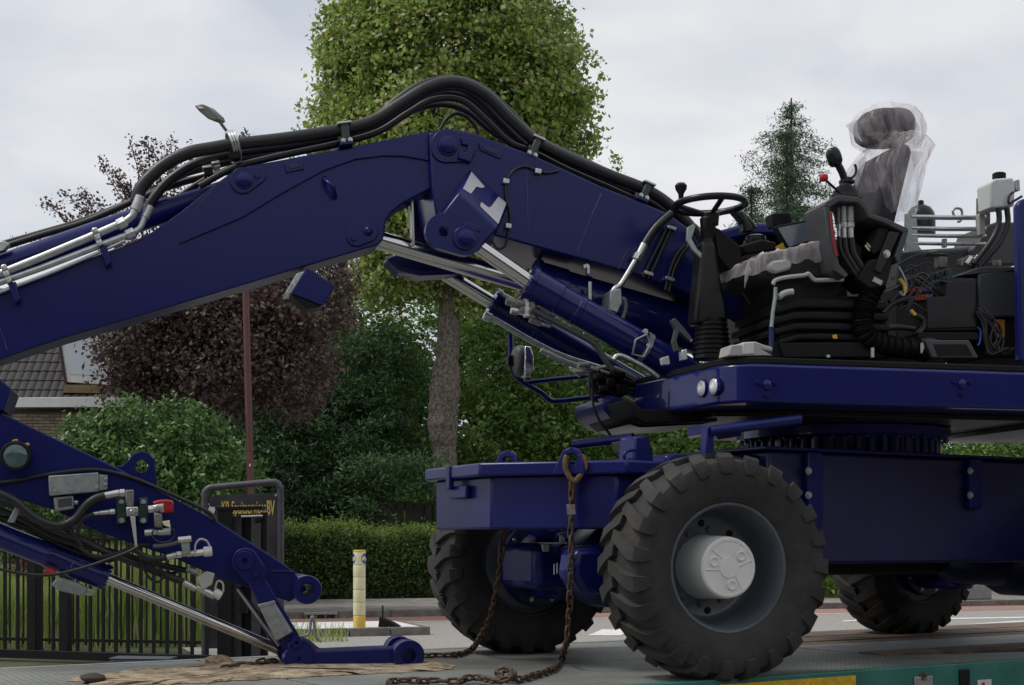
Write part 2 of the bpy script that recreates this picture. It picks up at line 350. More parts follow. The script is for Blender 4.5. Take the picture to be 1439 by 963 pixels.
for i in range(34):
    p = RF.p(-2.4+i*1.0+.5, .07, .068)
    if k0 is None:
        k0 = bpy.data.meshes.new('kerb_stone'); bm = bmesh.new(); bmesh.ops.create_cube(bm, size=1); bmesh.ops.scale(bm, vec=(.985, .15, .136), verts=bm.verts)
        bmesh.ops.bevel(bm, geom=bm.edges, offset=.012, segments=1, affect='EDGES'); bm.to_mesh(k0); bm.free(); k0.materials.append(MATS['kerbstone'])
    link('kerb_stone', k0, kerb, p, qy)
# paving tiles on the pavement as far as they can be told apart
t0 = bpy.data.meshes.new('paving_slab'); bm = bmesh.new(); bmesh.ops.create_cube(bm, size=1); bmesh.ops.scale(bm, vec=(.59, .59, .03), verts=bm.verts); bm.to_mesh(t0); bm.free(); t0.materials.append(MATS['paving'])
for i in range(18):
    for j in range(8): link('paving_slab', t0, pave, RF.p(-1.6+i*.6+.3*(j % 2), .5+j*.6, .119+rng.uniform(-.002, .004)), qy)
struct(ob('planting_bed', [RF.p(u, v, z) for u in (-3, 90) for v in (5.65, 40) for z in (0, .11)], [(0, 1, 3, 2), (4, 6, 7, 5), (0, 4, 5, 1), (2, 3, 7, 6), (0, 2, 6, 4), (1, 5, 7, 3)], 'soil', smooth=False))
# traffic island with its own kerb blocks
ia, ib = grd(372, 898, 0), grd(606, 893, 0); iu = (ib-ia).normalized(); iv = V((-iu.y, iu.x, 0)); il = (ib-ia).length; iw = 1.9
isl = struct(extr('traffic_island', [ia+iu*.1+iv*.13, ia+iu*(il-.12)+iv*.13, ia+iu*(il-.12)+iv*iw, ia+iu*.1+iv*iw], Z*.122, 'roadpaint', None, 0))
nb = 4
for i in range(nb):
    a = ia+iu*(il*i/nb+.006); b_ = ia+iu*(il*(i+1)/nb-.006); dz = Z*.13
    if i == nb-1: pts = [a, b_+iv*.03, b_+iv*.12, a+iv*.12]
    else: pts = [a, b_, b_+iv*.12, a+iv*.12]
    extr('kerb_block', pts, dz, 'kerbstone', isl, .012)
for i in range(2):
    a = ib+iv*(.15+.9*i)-iu*.11; extr('kerb_block', [a, a+iu*.11, a+iu*.11+iv*.86, a+iv*.86], Z*.125, 'kerbstone', isl, .012)
# bollard
bb = grd(505, 882, .124); bl = empty('bollard', bb, 'yellow traffic bollard with banded reflective film standing on the island', 'bollard')
sc = bb.y/F; rb = 8.7*sc; H = 109*sc
bz = [(0, 17, 'bollard_yellow'), (17.6, 35.5, 'bollard_film'), (36, 53, 'bollard_film'), (53.5, 71, 'bollard_film'), (71.5, 88, 'bollard_film'), (88.5, 106, 'bollard_film')]
rod('core', bb, bb+Z*(107*sc), rb*.96, 'bollard_dark', bl, 28)
for z0, z1, mm in bz: lathe('film_band', bb+Z*(z0*sc), Z, [(0, rb*.985), (.006, rb), ((z1-z0)*sc-.006, rb), ((z1-z0)*sc, rb*.985)], mm, bl, 28)
lathe('cap', bb+Z*(106*sc), Z, [(0, rb*1.02), (2.4*sc, rb*1.03), (3*sc, rb*.97)], 'bollard_yellow', bl, 28)
# blue disc stickers wrapped on the bollard, white arrow on one
for ang, arrow in ((-62, 1), (-118-10, 0), ):
    aa = R(-24 if arrow else -163); vs = []; fs = []
    def wrap(s, t, off): a2 = aa+s/rb; return bb+Z*(97*sc+t)+V((math.cos(a2), math.sin(a2), 0))*(rb+off)
    vs = [wrap(0, 0, .003)]+[wrap((.068)*math.cos(2*math.pi*i/24), .078*math.sin(2*math.pi*i/24), .003) for i in range(24)]
    ob('blue_sticker', vs, [(0, 1+i, 1+(i+1) % 24) for i in range(24)], 'blue_pl', bl)
    arw = [(-.05, .045), (-.02, .05), (.02, -.005), (.045, .02), (.05, -.055), (-.03, -.05), (-.005, -.03), (-.045, .02)]
    ob('white_arrow', [wrap(s*.75, t*.8, .005) for s, t in arw], [tuple(range(len(arw)))], 'white_pl', bl)
# rubber stand with a bent rod on the island
rs = grd(541, 881, .124); st = empty('sign_foot', rs, 'black rubber foot with a short upright rod beside the bollard', 'sign foot')
extr('foot', [rs+V((-.10, -.06, 0)), rs+V((.22, -.02, 0)), rs+V((.10, -.02, .07)), rs+V((-.08, -.05, .15))], V((.02, .22, 0)), 'black', st, .01)
tube('rod', [rs+V((-.04, .02, .1)), rs+V((-.035, .02, .22)), rs+V((-.035, .02, .32))], .012, 'black', st, 8)
# gully in the kerb line
gy = RF.p(.25, -.02, .07); gu = empty('kerb_gully', gy, 'cast iron gully inlet with dark slots set in the kerb', 'gully')
box3('frame', gy+Z*.03, RF.u, RF.v, Z, .62, .16, .05, 'galv', gu, .006); box3('frame', gy-Z*.06, RF.u, RF.v, Z, .62, .14, .03, 'black', gu, .004)
for i in range(4): box3('slot_bar', gy+RF.u*(-.28+.187*i)-Z*.015, RF.u, RF.v, Z, .04, .13, .075, 'kerbstone', gu, .004)
box3('back_plate', gy+RF.v*.05-Z*.015, RF.u, RF.v, Z, .6, .02, .07, 'black', gu, 0)

# ------------------------------------------------------------------ sliding gate, fence, sign
GF = Frame(-6.04, 16.8, -19)
g = empty('sliding_gate', GF.p(1.5, 0, 0), 'black metal sliding gate of upright bars behind the lowered excavator arm', 'gate')
def zq(y, fr=GF, v=0): return None
zt = 1.55
gu0 = GF.px(-60, 900, 0); gu1 = GF.px(298, 900, 0); s0 = (gu0-GF.o).dot(GF.u); s1 = (gu1-GF.o).dot(GF.u)
extr('bottom_rail', [GF.p(s0, -.05, .04), GF.p(s1, -.05, .04), GF.p(s1, -.05, .14), GF.p(s0, -.05, .14)], GF.v*.1, 'gate_black', g, .006)
extr('top_rail', [GF.p(s0, -.03, zt), GF.p(s1, -.03, zt), GF.p(s1, -.03, zt+.06), GF.p(s0, -.03, zt+.06)], GF.v*.06, 'gate_black', g, .006)
barme = {}
def bar(fr, x, w, z0, z1, v, name, parent):
    key = (round(w, 3), round(z1-z0, 3))
    if key not in barme:
        me = bpy.data.meshes.new(name); bm = bmesh.new(); bmesh.ops.create_cube(bm, size=1); bmesh.ops.scale(bm, vec=(w, w*.8, z1-z0), verts=bm.verts); bm.to_mesh(me); bm.free(); me.materials.append(MATS['gate_black']); barme[key] = me
    p = fr.px(x, 800, v); p.z = (z0+z1)/2
    return link(name, barme[key], parent, p, Matrix.Rotation(fr.yaw, 4, 'Z').to_quaternion())
for x in (-46, -28, -10, 7, 25, 58, 75, 109, 127, 145, 163, 180, 198, 216, 235, 253, 270, 291): bar(GF, x, .034, .14, zt, 0, 'bar', g)
for x in (47, 92): bar(GF, x, .115, .04, zt+.06, 0, 'post', g)
FF = Frame(-6.04, 18.4, -14)
fe = empty('bar_fence', FF.p(1.5, 0, 0), 'thin black bar fence standing behind the sliding gate', 'fence')
for x in (-50, -31, -12, 14, 33, 53, 69.5, 87, 103, 121, 138, 154, 170, 186, 206, 226, 246, 262, 274, 284): bar(FF, x, .020, .08, 1.45, 0, 'bar', fe)
a0 = FF.px(-60, 900, 0); a1 = FF.px(300, 900, 0); q0 = (a0-FF.o).dot(FF.u); q1 = (a1-FF.o).dot(FF.u)
for z_ in (.12, 1.42): extr('rail', [FF.p(q0, -.02, z_), FF.p(q1, -.02, z_), FF.p(q1, -.02, z_+.04), FF.p(q0, -.02, z_+.04)], FF.v*.04, 'gate_black', fe, .003)
bxp = GF.px(206, 930, -.45); bm_ = empty('gate_motor_box', V((bxp.x, bxp.y, 0)), 'low grey steel box on the ground before the gate', 'box')
extr('housing', [V((bxp.x-.33, bxp.y-.25, .0)), V((bxp.x+.33, bxp.y-.35, .0)), V((bxp.x+.34, bxp.y-.05, .0)), V((bxp.x-.32, bxp.y+.05, .0))], Z*.135, 'grey_box', bm_, .01)
extr('lid', [V((bxp.x-.34, bxp.y-.26, .137)), V((bxp.x+.34, bxp.y-.36, .137)), V((bxp.x+.35, bxp.y-.04, .137)), V((bxp.x-.33, bxp.y+.06, .137))], Z*.012, 'grey_box', bm_, .004)
# portal posts the gate runs through
GP = Frame(GF.px(345, 900, 0).x, GF.px(345, 900, 0).y, 0)
pt = empty('gate_portal', V((GP.o.x, GP.o.y, 0)), 'black gate guide portal of square posts with roller bracket before the lettered sign', 'gate portal')
def ppost(x0, x1, y0, v, mm='gate_black', name='post', dep=.1):
    a, b_ = GP.px(x0, y0, v), GP.px(x1, y0, v); return extr(name, [V((a.x, a.y, 0)), V((b_.x, b_.y, 0)), b_, a], GP.v*dep, mm, pt, .006)
ppost(305, 325, 716, 0); ppost(327, 339, 726, .12, 'sign_black'); ppost(341, 353, 726, .2); ppost(354, 366, 741, -.02, 'sign_black'); ppost(366.6, 375, 720, .02)
extr('top_bar', [GP.px(304, 712.5, -.02), GP.px(369, 711, -.02), GP.px(369, 715.5, -.02), GP.px(304, 717, -.02)], GP.v*.3, 'gate_black', pt, .003)
rod('roller_axle', GP.px(339, 726, -.03), GP.px(369, 725, -.03), .012, 'zinc', pt, 10)
rod('roller', GP.px(362, 730, -.06), GP.px(362, 730, .06), .03, 'black', pt, 14)
extr('roller_bracket', [GP.px(357, 727, -.04), GP.px(368, 726, -.04), GP.px(367, 735, -.04), GP.px(358, 736, -.04)], GP.v*.015, 'black_gloss', pt, .002)
extr('latch', [GP.px(336, 838, -.03), GP.px(347, 838, -.03), GP.px(347, 862, -.03), GP.px(336, 862, -.03)], GP.v*.05, 'gate_black', pt, .004)
# lettered sign in a bent tube frame
SF = Frame(at(340, 762, 17.4).x, 17.4, 3)
sg = empty('company_sign', V((SF.o.x, SF.o.y, 0)), 'black sign panel with yellow lettering in a bent grey tube frame', 'sign')
def sp(x, y, v=0): return SF.px(x, y, v)
tube('tube_frame', [V((*sp(288, 900).xy, 0)), sp(288, 800), sp(288, 702), sp(289, 692), sp(294, 686.5), sp(302, 685), sp(340, 681.5), sp(380, 678), sp(389, 679), sp(393, 685), sp(394, 696), sp(394.5, 800), V((*sp(395, 900).xy, 0))], 4.9*17.4/F, 'tube_grey', sg, 14, 6)
extr('panel', [V((*sp(292, 900).xy, .1)), V((*sp(391, 900).xy, .1)), sp(389, 693), sp(290, 696.5)], SF.v*.03, 'sign_black', sg, .003)
def text(name, s, p, width, height, fr, mm, parent, ext=.002, bold=.012, tilt=0):
    cu = bpy.data.curves.new(name, 'FONT'); cu.body = s; cu.size = 1; cu.offset = bold; cu.extrude = 0
    o = bpy.data.objects.new(name, cu); COL.objects.link(o); bpy.context.view_layer.update()
    me = bpy.data.meshes.new_from_object(o.evaluated_get(bpy.context.evaluated_depsgraph_get())); bpy.data.objects.remove(o)
    co = np.empty(len(me.vertices)*3); me.vertices.foreach_get('co', co); co = co.reshape(-1, 3); lo = co.min(0); hi = co.max(0)
    sx = width/(hi[0]-lo[0]); sy = height/(hi[1]-lo[1])
    vs = [p+fr.u*((c[0]-lo[0])*sx)+Z*((c[1]-lo[1])*sy+tilt*(c[0]-lo[0])*sx)-fr.v*ext for c in co]
    fs = [tuple(f.vertices) for f in me.polygons]; bpy.data.meshes.remove(me)
    return ob(name, vs, fs, mm, parent, smooth=False)
kk = 17.4/F
text('lettering', 'KR Spuitservices', sp(311.5, 728.5, -.004), 62*kk, 24*kk, SF, 'gold_letter', sg, tilt=.02)
text('lettering', 'BV', sp(375, 724.3, -.004), 11.2*kk, 21*kk, SF, 'gold_letter', sg, bold=.03)
for (x, y, r) in ((388, 696, 1.1), (293, 709, .8)): bolt(sg, sp(x, y, -.004), -SF.v, r*kk*1.4)
wp = [(292, 716), (295, 711), (298, 713), (301, 712), (302.5, 716), (301, 721), (297, 723), (292.5, 720)]
extr('white_patch', [sp(x, y, -.006) for x, y in wp], SF.v*.003, 'white_pl', sg, 0)

# ------------------------------------------------------------------ street lamp
dl = 23.0; lb = at(353.5, 790, dl); lb.z = 0
la = empty('street_lamp', lb, 'tall red brown street lamp with slim tilted lantern behind the sign', 'street lamp')
tube('pole', [lb, at(352, 690, dl), at(347.5, 500, dl), at(345, 400, dl), at(342, 290, dl)], .055, 'pole_red', la, 14, 6, rad=lambda i, n: .062-.014*i/n)
tube('arm', [at(342, 292, dl), at(340, 250, dl), at(333, 212, dl), at(322, 190, dl), at(308, 170, dl-.1)], .026, 'lamp_grey', la, 10)
hd = [(272.5, 148.5), (284, 146), (291, 149), (305, 162), (307, 168), (301, 170), (292, 167), (280, 157)]
lh = extr('lantern', [at(x, y, dl-.28) for x, y in hd], V((.05, .34, .05)), 'lamp_grey', la, .02)
extr('lens', [at(x, y, dl-.31) for x, y in ((276, 150), (283, 149.5), (287, 152.5), (280, 153))], V((.0, .02, .0)), 'white_pl', lh, .004)
extr('number_plate', [at(350.2, 652, dl-.065), at(352.2, 652, dl-.065), at(352.2, 655.5, dl-.065), at(350.2, 655.5, dl-.065)], V((0, .004, 0)), 'white_pl', la, 0)

# ------------------------------------------------------------------ house with roof tiles and bricks
HF = Frame(at(60, 762, 28).x, 28, 4); hk = 28/F
hs = empty('brick_house', V((HF.o.x, HF.o.y, 0)), 'yellow brick house with dark tiled roof and white fascia behind the copper tree', 'house')
def hp(x, y, v=0): return HF.px(x, y, v)
we = hp(-160, 580).z+.3
extr('wall', [V((*hp(-160, 600, .06).xy, 0)), V((*hp(262, 600, .06).xy, 0)), V((*hp(262, 600, .06).xy, we)), V((*hp(-160, 600, .06).xy, we))], HF.v*5, 'mortar', hs, 0)
bme = []
for mm in ('brick_a', 'brick_b', 'brick_c'):
    me = bpy.data.meshes.new('brick'); bm = bmesh.new(); bmesh.ops.create_cube(bm, size=1); bmesh.ops.scale(bm, vec=(.205, .1, .052), verts=bm.verts); bm.to_mesh(me); bm.free(); me.materials.append(MATS[mm]); bme.append(me)
hq = Matrix.Rotation(HF.yaw, 4, 'Z').to_quaternion(); zb0 = hp(60, 625).z
for r_ in range(14):
    for c in range(21):
        pw = hp(-150, 600, .04); p = pw+HF.u*(c*.215+(.107 if r_ % 2 else 0))+HF.v*rng.uniform(-.004, .004); p.z = zb0+r_*.0635
        link('brick', bme[rng.integers(3)], hs, p, hq)
extr('soffit', [hp(-160, 576, -.05), hp(262, 575, -.05), hp(262, 579, -.05), hp(-160, 580, -.05)], HF.v*.5, 'house_dark', hs, .004)
extr('fascia', [hp(16, 559, -.42), hp(262, 557, -.42), hp(262, 572, -.42), hp(16, 572.5, -.42)], HF.v*.05, 'fascia', hs, .006)
# roof slope: plane rising away from the eaves
sl = R(42); rdir = HF.v*math.cos(sl)+Z*math.sin(sl); e0 = hp(-100, 560, -.16)
roof = extr('roof', [e0-rdir*.1, e0+HF.u*4.9-rdir*.1, e0+HF.u*4.9+rdir*4, e0+rdir*4], (rdir.cross(HF.u)).normalized()*.05, 'house_dark', hs, 0)
tme = bpy.data.meshes.new('roof_tile'); bm = bmesh.new(); tv = []
TW, TL = .15, .40; n_ = 6
for j, (l, dz) in enumerate(((0, .022), (TL, 0))):
    for i in range(n_+1):
        x = TW*i/n_; tv.append(((x-TW/2), l, dz+.018*math.sin(math.pi*i/n_)**.7))
for j, (l, dz) in enumerate(((0, 0), (TL, -.02))):
    for i in range(n_+1): x = TW*i/n_; tv.append(((x-TW/2), l, dz+.012*math.sin(math.pi*i/n_)**.7))
k_ = n_+1; tf = []
for i in range(n_): tf += [(i, i+1, k_+i+1, k_+i), (2*k_+i+1, 2*k_+i, 3*k_+i, 3*k_+i+1), (i+1, i, 2*k_+i, 2*k_+i+1)]
tf += [(0, k_, 3*k_, 2*k_), (k_-1, 3*k_-1, 4*k_-1, 2*k_-1)]
tme.from_pydata(tv, [], tf); tme.materials.append(MATS['rooftile'])
nrm = (HF.u.cross(rdir)).normalized(); rq = Matrix((HF.u, rdir, nrm)).transposed().to_quaternion()
for r_ in range(8):
    for c in range(27 if r_ < 6 else 14):
        p = e0+HF.u*(.07+c*.152)+rdir*(-.08+r_*.315)+nrm*(.03+rng.uniform(-.002, .003)); 
        link('roof_tile', tme, roof, p, rq)
# dormer with pale window
dm = prism('dormer', HF, [(80, 452), (152, 445), (152, 541), (92, 537)], -.05, 1.6, 'fascia', hs, .01)
prism('dormer_cheek', HF, [(77, 452), (81, 452), (94, 537), (90, 538)], -.08, 1.6, 'house_dark', dm, .004)
prism('window', HF, [(88, 462), (146, 456), (146, 528), (98, 526)], -.062, -.055, 'window_pale', dm, 0)
prism('flashing', HF, [(92, 541), (140, 541), (140, 553), (88, 552)], -.16, .2, 'ochre', hs, .004)

# ------------------------------------------------------------------ plants
def leafset(C, per, spread, size, up=.5, outw=.5, center=None, aspect=.62, fold=.25, droop=0, rs=None):
    g_ = rs or rng; C = np.repeat(C, per, 0); n = len(C)
    P = C+g_.normal(size=(n, 3))*np.array(spread)
    nr = g_.normal(size=(n, 3))*.75; nr[:, 2] += up
    if center is not None:
        o_ = P-np.array(center); o_ /= np.linalg.norm(o_, axis=1, keepdims=True)+1e-6; nr += o_*outw
    nr /= np.linalg.norm(nr, axis=1, keepdims=True)+1e-6
    t_ = g_.normal(size=(n, 3)); t_[:, 2] -= droop; t_ -= nr*(t_*nr).sum(1, keepdims=True); t_ /= np.linalg.norm(t_, axis=1, keepdims=True)+1e-6
    s_ = np.cross(nr, t_); L_ = (size*g_.uniform(.65, 1.3, n))[:, None]; w_ = L_*aspect*.5
    a = P-t_*L_*.5; c = P+t_*L_*.5; m_ = P-t_*L_*.08+nr*L_*fold*.3; b_ = m_+s_*w_-nr*L_*fold*.5; d_ = m_-s_*w_-nr*L_*fold*.5
    vv = np.stack([a, b_, c, d_], 1).reshape(-1, 3); i = np.arange(n)[:, None]*4
    f = np.concatenate([i+np.array([[0, 1, 2]]), i+np.array([[0, 2, 3]])], 0)
    return vv, f
def merge(sets):
    vs, fs, k = [], [], 0
    for v, f in sets: vs.append(v); fs.append(f+k); k += len(v)
    return np.concatenate(vs), np.concatenate(fs)
def lobes_pts(lobes, dens, lo=.55, g_=None):
    """random cluster centres near the surface of ellipsoids (cx,cy,cz,rx,ry,rz)"""
    g_ = g_ or rng; out_ = []
    for (x, y, z, a, b_, c) in lobes:
        n = max(4, int(dens*(a*b_+b_*c+a*c)/3*4)); d = g_.normal(size=(n, 3)); d /= np.linalg.norm(d, axis=1, keepdims=True)
        r_ = g_.uniform(lo**3, 1, n)**(1/3); out_.append(np.array([x, y, z])+d*r_[:, None]*np.array([a, b_, c]))
    return np.concatenate(out_)
def lob(x, y, d, rx, ry, rd=None):
    """lobe given by a column, row and size in photo pixels at distance d"""
    p = at(x, y, d); k = d/F; return (p.x, p.y, p.z, rx*k, (rd if rd else rx*k*.9), ry*k)
def branches(base, tips, r0, mt, parent, name='trunk', kink=.25, rmin=.02):
    sets = []
    for tip in tips:
        mid = base.lerp(tip, .5)+V(rng.normal(size=3)*kink*.4)
        Q = spline([base, base.lerp(mid, .5)+Z*.1, mid, tip], 4); n = 6; vs = []; fs = []
        for i, q in enumerate(Q):
            d = (Q[min(i+1, len(Q)-1)]-Q[max(i-1, 0)]).normalized(); x, y = basis(d); rr = max(rmin*.5, r0*(1-.9*i/len(Q)))
            vs += [q+x*rr*math.cos(2*math.pi*j/n)+y*rr*math.sin(2*math.pi*j/n) for j in range(n)]
        for i in range(len(Q)-1):
            for j in range(n): fs.append((i*n+j, i*n+(j+1) % n, (i+1)*n+(j+1) % n, (i+1)*n+j))
        sets.append((vs, fs))
    vs, fs = [], []
    for v_, f_ in sets: k = len(vs); vs += v_; fs += [tuple(i+k for i in t) for t in f_]
    return ob(name, vs, fs, mt, parent)
# lime tree
d = 35.5; lt = empty('lime_tree', V((*at(628, 762, d).xy, .1)), 'tall lime tree with grey trunk and yellow green crown behind the boom', 'tree')
tr = [V((*at(627, 840, d).xy, .1)), at(627, 700, d), at(625, 640, d), at(622, 590, d), at(626, 540, d), at(630, 470, d), at(632, 400, d), at(636, 320, d), at(640, 200, d)]
def trad(i, n):
    t_ = i/n; k = d/F; return k*(17.5+4.5*math.exp(-((t_-.42)/.10)**2)-12*max(0, t_-.55)/.45+.9*math.sin(i*1.7)+1.3*math.sin(i*.61+1)+.8*math.sin(i*2.9))
tk = tube('trunk', tr, .3, 'bark', lt, 18, 8, rad=trad)
lime = [lob(640, 60, d, 165, 140, 2.9), lob(535, 95, d, 85, 95, 2.0), lob(520, 205, d, 95, 75), lob(600, 190, d, 120, 110, 2.8), lob(735, 120, d, 100, 95, 2.2), lob(770, 175, d, 72, 75), lob(700, 240, d, 100, 90), lob(560, 310, d, 80, 70),
        lob(640, 330, d, 120, 75, 2.5), lob(735, 330, d, 95, 70), lob(640, -60, d, 130, 110, 2.6), lob(530, 30, d, 70, 75), lob(760, 60, d, 50, 70), lob(560, 385, d, 70, 45), lob(690, 395, d, 75, 45), lob(480, 60, d, 35, 60), lob(475, 150, d, 35, 40)]
cc = at(640, 170, d)
C = lobes_pts(lime, 19, .5)
edge = []
for (x, y) in ((420, 146), (430, 148), (440, 152), (452, 158), (443, 185), (782, 12), (775, 5), (768, 28), (762, 45), (845, 135), (846, 105), (838, 88), (822, 72), (840, 190), (832, 205), (447, 40), (443, 75), (866, 226), (868, 236), (864, 222), (820, 215)): edge += [at(x+rng.uniform(-4, 4), y+rng.uniform(-4, 4), d+rng.uniform(-.4, .4)) for _ in range(3)]
C2 = np.array([tuple(p) for p in edge])
bulk('crown', *merge([leafset(C, 50, (.17, .17, .14), .13, .45, .7, cc, .8, droop=.6), leafset(C2, 7, .07, .11, .4, .5, cc, .8, droop=.4)]), 'leaf_lime', lt)
bulk('blossom_bracts', *leafset(C[rng.integers(0, len(C), int(len(C)*.8))], 5, (.24, .24, .16), .115, 0, .2, cc, .24, droop=2.6), 'leaf_bract', lt)['kind'] = 'stuff'
branches(at(634, 420, d), [at(x, y, d+z) for x, y, z in ((520, 200, .5), (560, 120, -1), (690, 150, 1), (760, 200, 0), (640, 40, 0), (600, 260, -1.5), (700, 300, 1.2), (540, 330, .6), (745, 330, -.5), (690, 400, -.8))], .09, 'bark', lt, 'branch')
# copper tree
d = 26.0; ct = empty('copper_tree', V((*at(300, 762, d).xy, .0)), 'dark red leaved tree with thin twigs above the boom', 'tree')
tube('trunk', [V((*at(300, 800, d).xy, 0)), at(298, 680, d), at(290, 600, d), at(270, 520, d), at(260, 430, d)], .13, 'bark_dark', ct, 12, 6, rad=lambda i, n: .17-.1*i/n)
cop = [lob(250, 430, d, 125, 70, 1.6), lob(330, 450, d, 100, 80, 1.6), lob(410, 430, d, 85, 75, 1.4), lob(195, 490, d, 62, 52, 1.2), lob(300, 525, d, 110, 60, 1.5), lob(400, 520, d, 70, 65, 1.3), lob(225, 380, d, 75, 45, 1), lob(450, 390, d, 45, 50), lob(185, 545, d, 45, 28)]
cc = at(290, 500, d); C = lobes_pts(cop, 46, .3)
tw = []; 
def twig(a, b_, n):
    return [at(a[0]+(b_[0]-a[0])*t+rng.normal()*3.2, a[1]+(b_[1]-a[1])*t+rng.normal()*3.2, d+.2*rng.normal()) for t in np.linspace(0, 1, n)]
twl = [((150, 345), (64, 283), 18), ((170, 340), (94, 272), 16), ((200, 320), (116, 272), 18), ((215, 320), (140, 228), 20), ((225, 315), (185, 205), 22), ((235, 300), (208, 196), 24), ((245, 280), (240, 200), 16), ((205, 280), (165, 250), 14), ((250, 260), (232, 225), 10), ((150, 330), (120, 292), 12), ((180, 330), (175, 262), 14), ((240, 300), (200, 240), 26), ((345, 215), (341, 186), 5), ((270, 230), (272, 205), 3), ((60, 340), (30, 345), 3)]
for a, b_, n in twl: tw += twig(a, b_, n)
C2 = np.array([tuple(p) for p in tw])
bulk('crown', *merge([leafset(C, 30, (.16, .16, .13), .098, .35, .5, cc, .6), leafset(C2, 17, .065, .075, .3, .3, cc, .6)]), 'leaf_copper', ct)
branches(at(265, 470, d), [at(b_[0], b_[1], d) for a, b_, n in twl[:12]]+[at(400, 400, d), at(430, 480, d), at(330, 400, d), at(170, 480, d)], .035, 'bark_dark', ct, 'branch', .3, .012)
# laurel shrub left
d = 23.6; ls = empty('laurel_shrub', V((*at(215, 762, d).xy, 0)), 'glossy green laurel shrub below the copper tree', 'shrub')
lau = [lob(205, 650, d, 95, 75, 1.0), lob(140, 620, d, 50, 42, .8), lob(270, 645, d, 70, 70, .9), lob(250, 595, d, 55, 35, .7), lob(310, 690, d, 60, 80, .9), lob(110, 660, d, 60, 60, .9), lob(180, 720, d, 110, 90, 1.0), lob(60, 720, d, 70, 80, .9), lob(175, 590, d, 40, 30, .6), lob(20, 760, d, 60, 70, .8)]
C = lobes_pts(lau, 40, .45)
bulk('crown', *leafset(C, 26, .085, .10, .35, .8, at(210, 700, d+1), .5, droop=.7), 'leaf_laurel', ls)
tube('trunk', [V((*at(215, 800, d).xy, 0)), at(215, 740, d), at(208, 640, d)], .07, 'bark_dark', ls, 10)
# dark yew boughs mid
def tree(name, label, x, d, lobes, mt, dens, per, spread, size, asp=.6, droop=.4, up=.4, lo=.4, bark='bark_dark', cat='tree', group=None, tip=None, r=.12):
    e_ = empty(name, V((*at(x, 762, d).xy, .05)), label, cat, group); lb_ = [lob(*l) for l in lobes]; C = lobes_pts(lb_, dens, lo)
    bulk('crown', *leafset(C, per, spread, size, up, .7, tuple(at(x, 700, d+1.5)), asp, droop=droop), mt, e_)
    y1 = min(l[1] for l in lobes)
    tube('trunk', [V((*at(x, 790, d).xy, .05)), at(x+2, 700, d), at(x-3, (700+y1)/2, d), at(x+2, y1+20, d)], r, bark, e_, 10, 5, rad=lambda i, n: r*(1-.75*i/n))
    return e_
tree('yew_tree', 'dark feathery evergreen tree between the red lamp pole and the lime trunk', 440, 36.5, [(400, 560, 36.0, 80, 95, 1.6), (470, 520, 36.4, 75, 75, 1.5), (480, 600, 36.0, 85, 75, 1.5), (400, 670, 35.6, 85, 75, 1.4), (490, 680, 35.8, 75, 75, 1.3), (540, 560, 37.0, 55, 100, 1.3), (345, 620, 35.5, 60, 110, 1.2), (430, 720, 35.6, 90, 50, 1.2), (350, 710, 35.5, 50, 60, 1.2), (515, 690, 34.3, 42, 48, .5), (592, 668, 34.3, 34, 30, .5), (548, 662, 34.3, 34, 24, .5)], 'leaf_dark', 22, 46, (.20, .20, .11), .15, .26, .7, .6, .45)
tree('leafy_tree', 'fresh green leafy tree left of the lime trunk', 505, 38.5, [(500, 470, 38.0, 70, 60, 1.5), (540, 530, 38.0, 70, 80, 1.5), (480, 420, 38.5, 50, 40, 1.2), (570, 620, 38.0, 50, 60, 1.2), (580, 470, 39.0, 55, 70, 1.5)], 'leaf_green', 15, 26, .17, .14, .6, .5)
tree('leafy_tree', 'broad bright green tree behind the boom cylinders and mirror', 740, 40, [(700, 520, 39.0, 75, 90, 1.8), (780, 500, 39.5, 85, 95, 1.9), (690, 610, 38.5, 70, 65, 1.4), (770, 600, 39.0, 85, 60, 1.6), (850, 570, 39.5, 70, 60, 1.5), (860, 480, 40.0, 60, 60, 1.5), (660, 440, 40.0, 55, 50, 1.4), (930, 590, 40.0, 60, 50, 1.5), (680, 690, 38.5, 70, 45, 1.2), (600, 690, 39.5, 60, 70, 1.2)], 'leaf_green', 14, 30, .18, .15, .6, .6)
tree('leafy_tree', 'low bright green tree seen between the wheel and the turntable', 1000, 40, [(930, 625, 39, 75, 50, 1.6), (1020, 615, 39.5, 80, 50, 1.6), (1080, 640, 39.5, 60, 40, 1.4), (860, 650, 39, 70, 40, 1.4), (960, 690, 39, 140, 60, 1.6), (1100, 560, 41, 60, 50, 1.5), (790, 700, 39, 90, 55, 1.4)], 'leaf_green', 13, 28, .19, .16, .6, .5)
tree('leafy_tree', 'tall dark green tree filling the gap behind the yew and the copper tree', 420, 44, [(360, 560, 44, 90, 110, 2.2), (450, 520, 44, 90, 110, 2.2), (540, 580, 44, 90, 110, 2.2), (420, 660, 43.5, 130, 90, 2), (560, 680, 43.5, 100, 80, 2), (300, 620, 44, 80, 90, 2)], 'leaf_dark', 13, 34, .26, .24, .6, .5)
tree('leafy_tree', 'wide dark green tree far behind the mirror and the boom cylinders', 760, 46, [(700, 520, 46, 80, 90, 2.2), (790, 540, 46, 100, 90, 2.2), (880, 590, 46, 90, 80, 2.2), (720, 650, 45.5, 130, 80, 2), (850, 680, 45.5, 120, 70, 2), (980, 640, 46, 100, 60, 2)], 'leaf_dark', 12, 32, .27, .25, .6, .5)
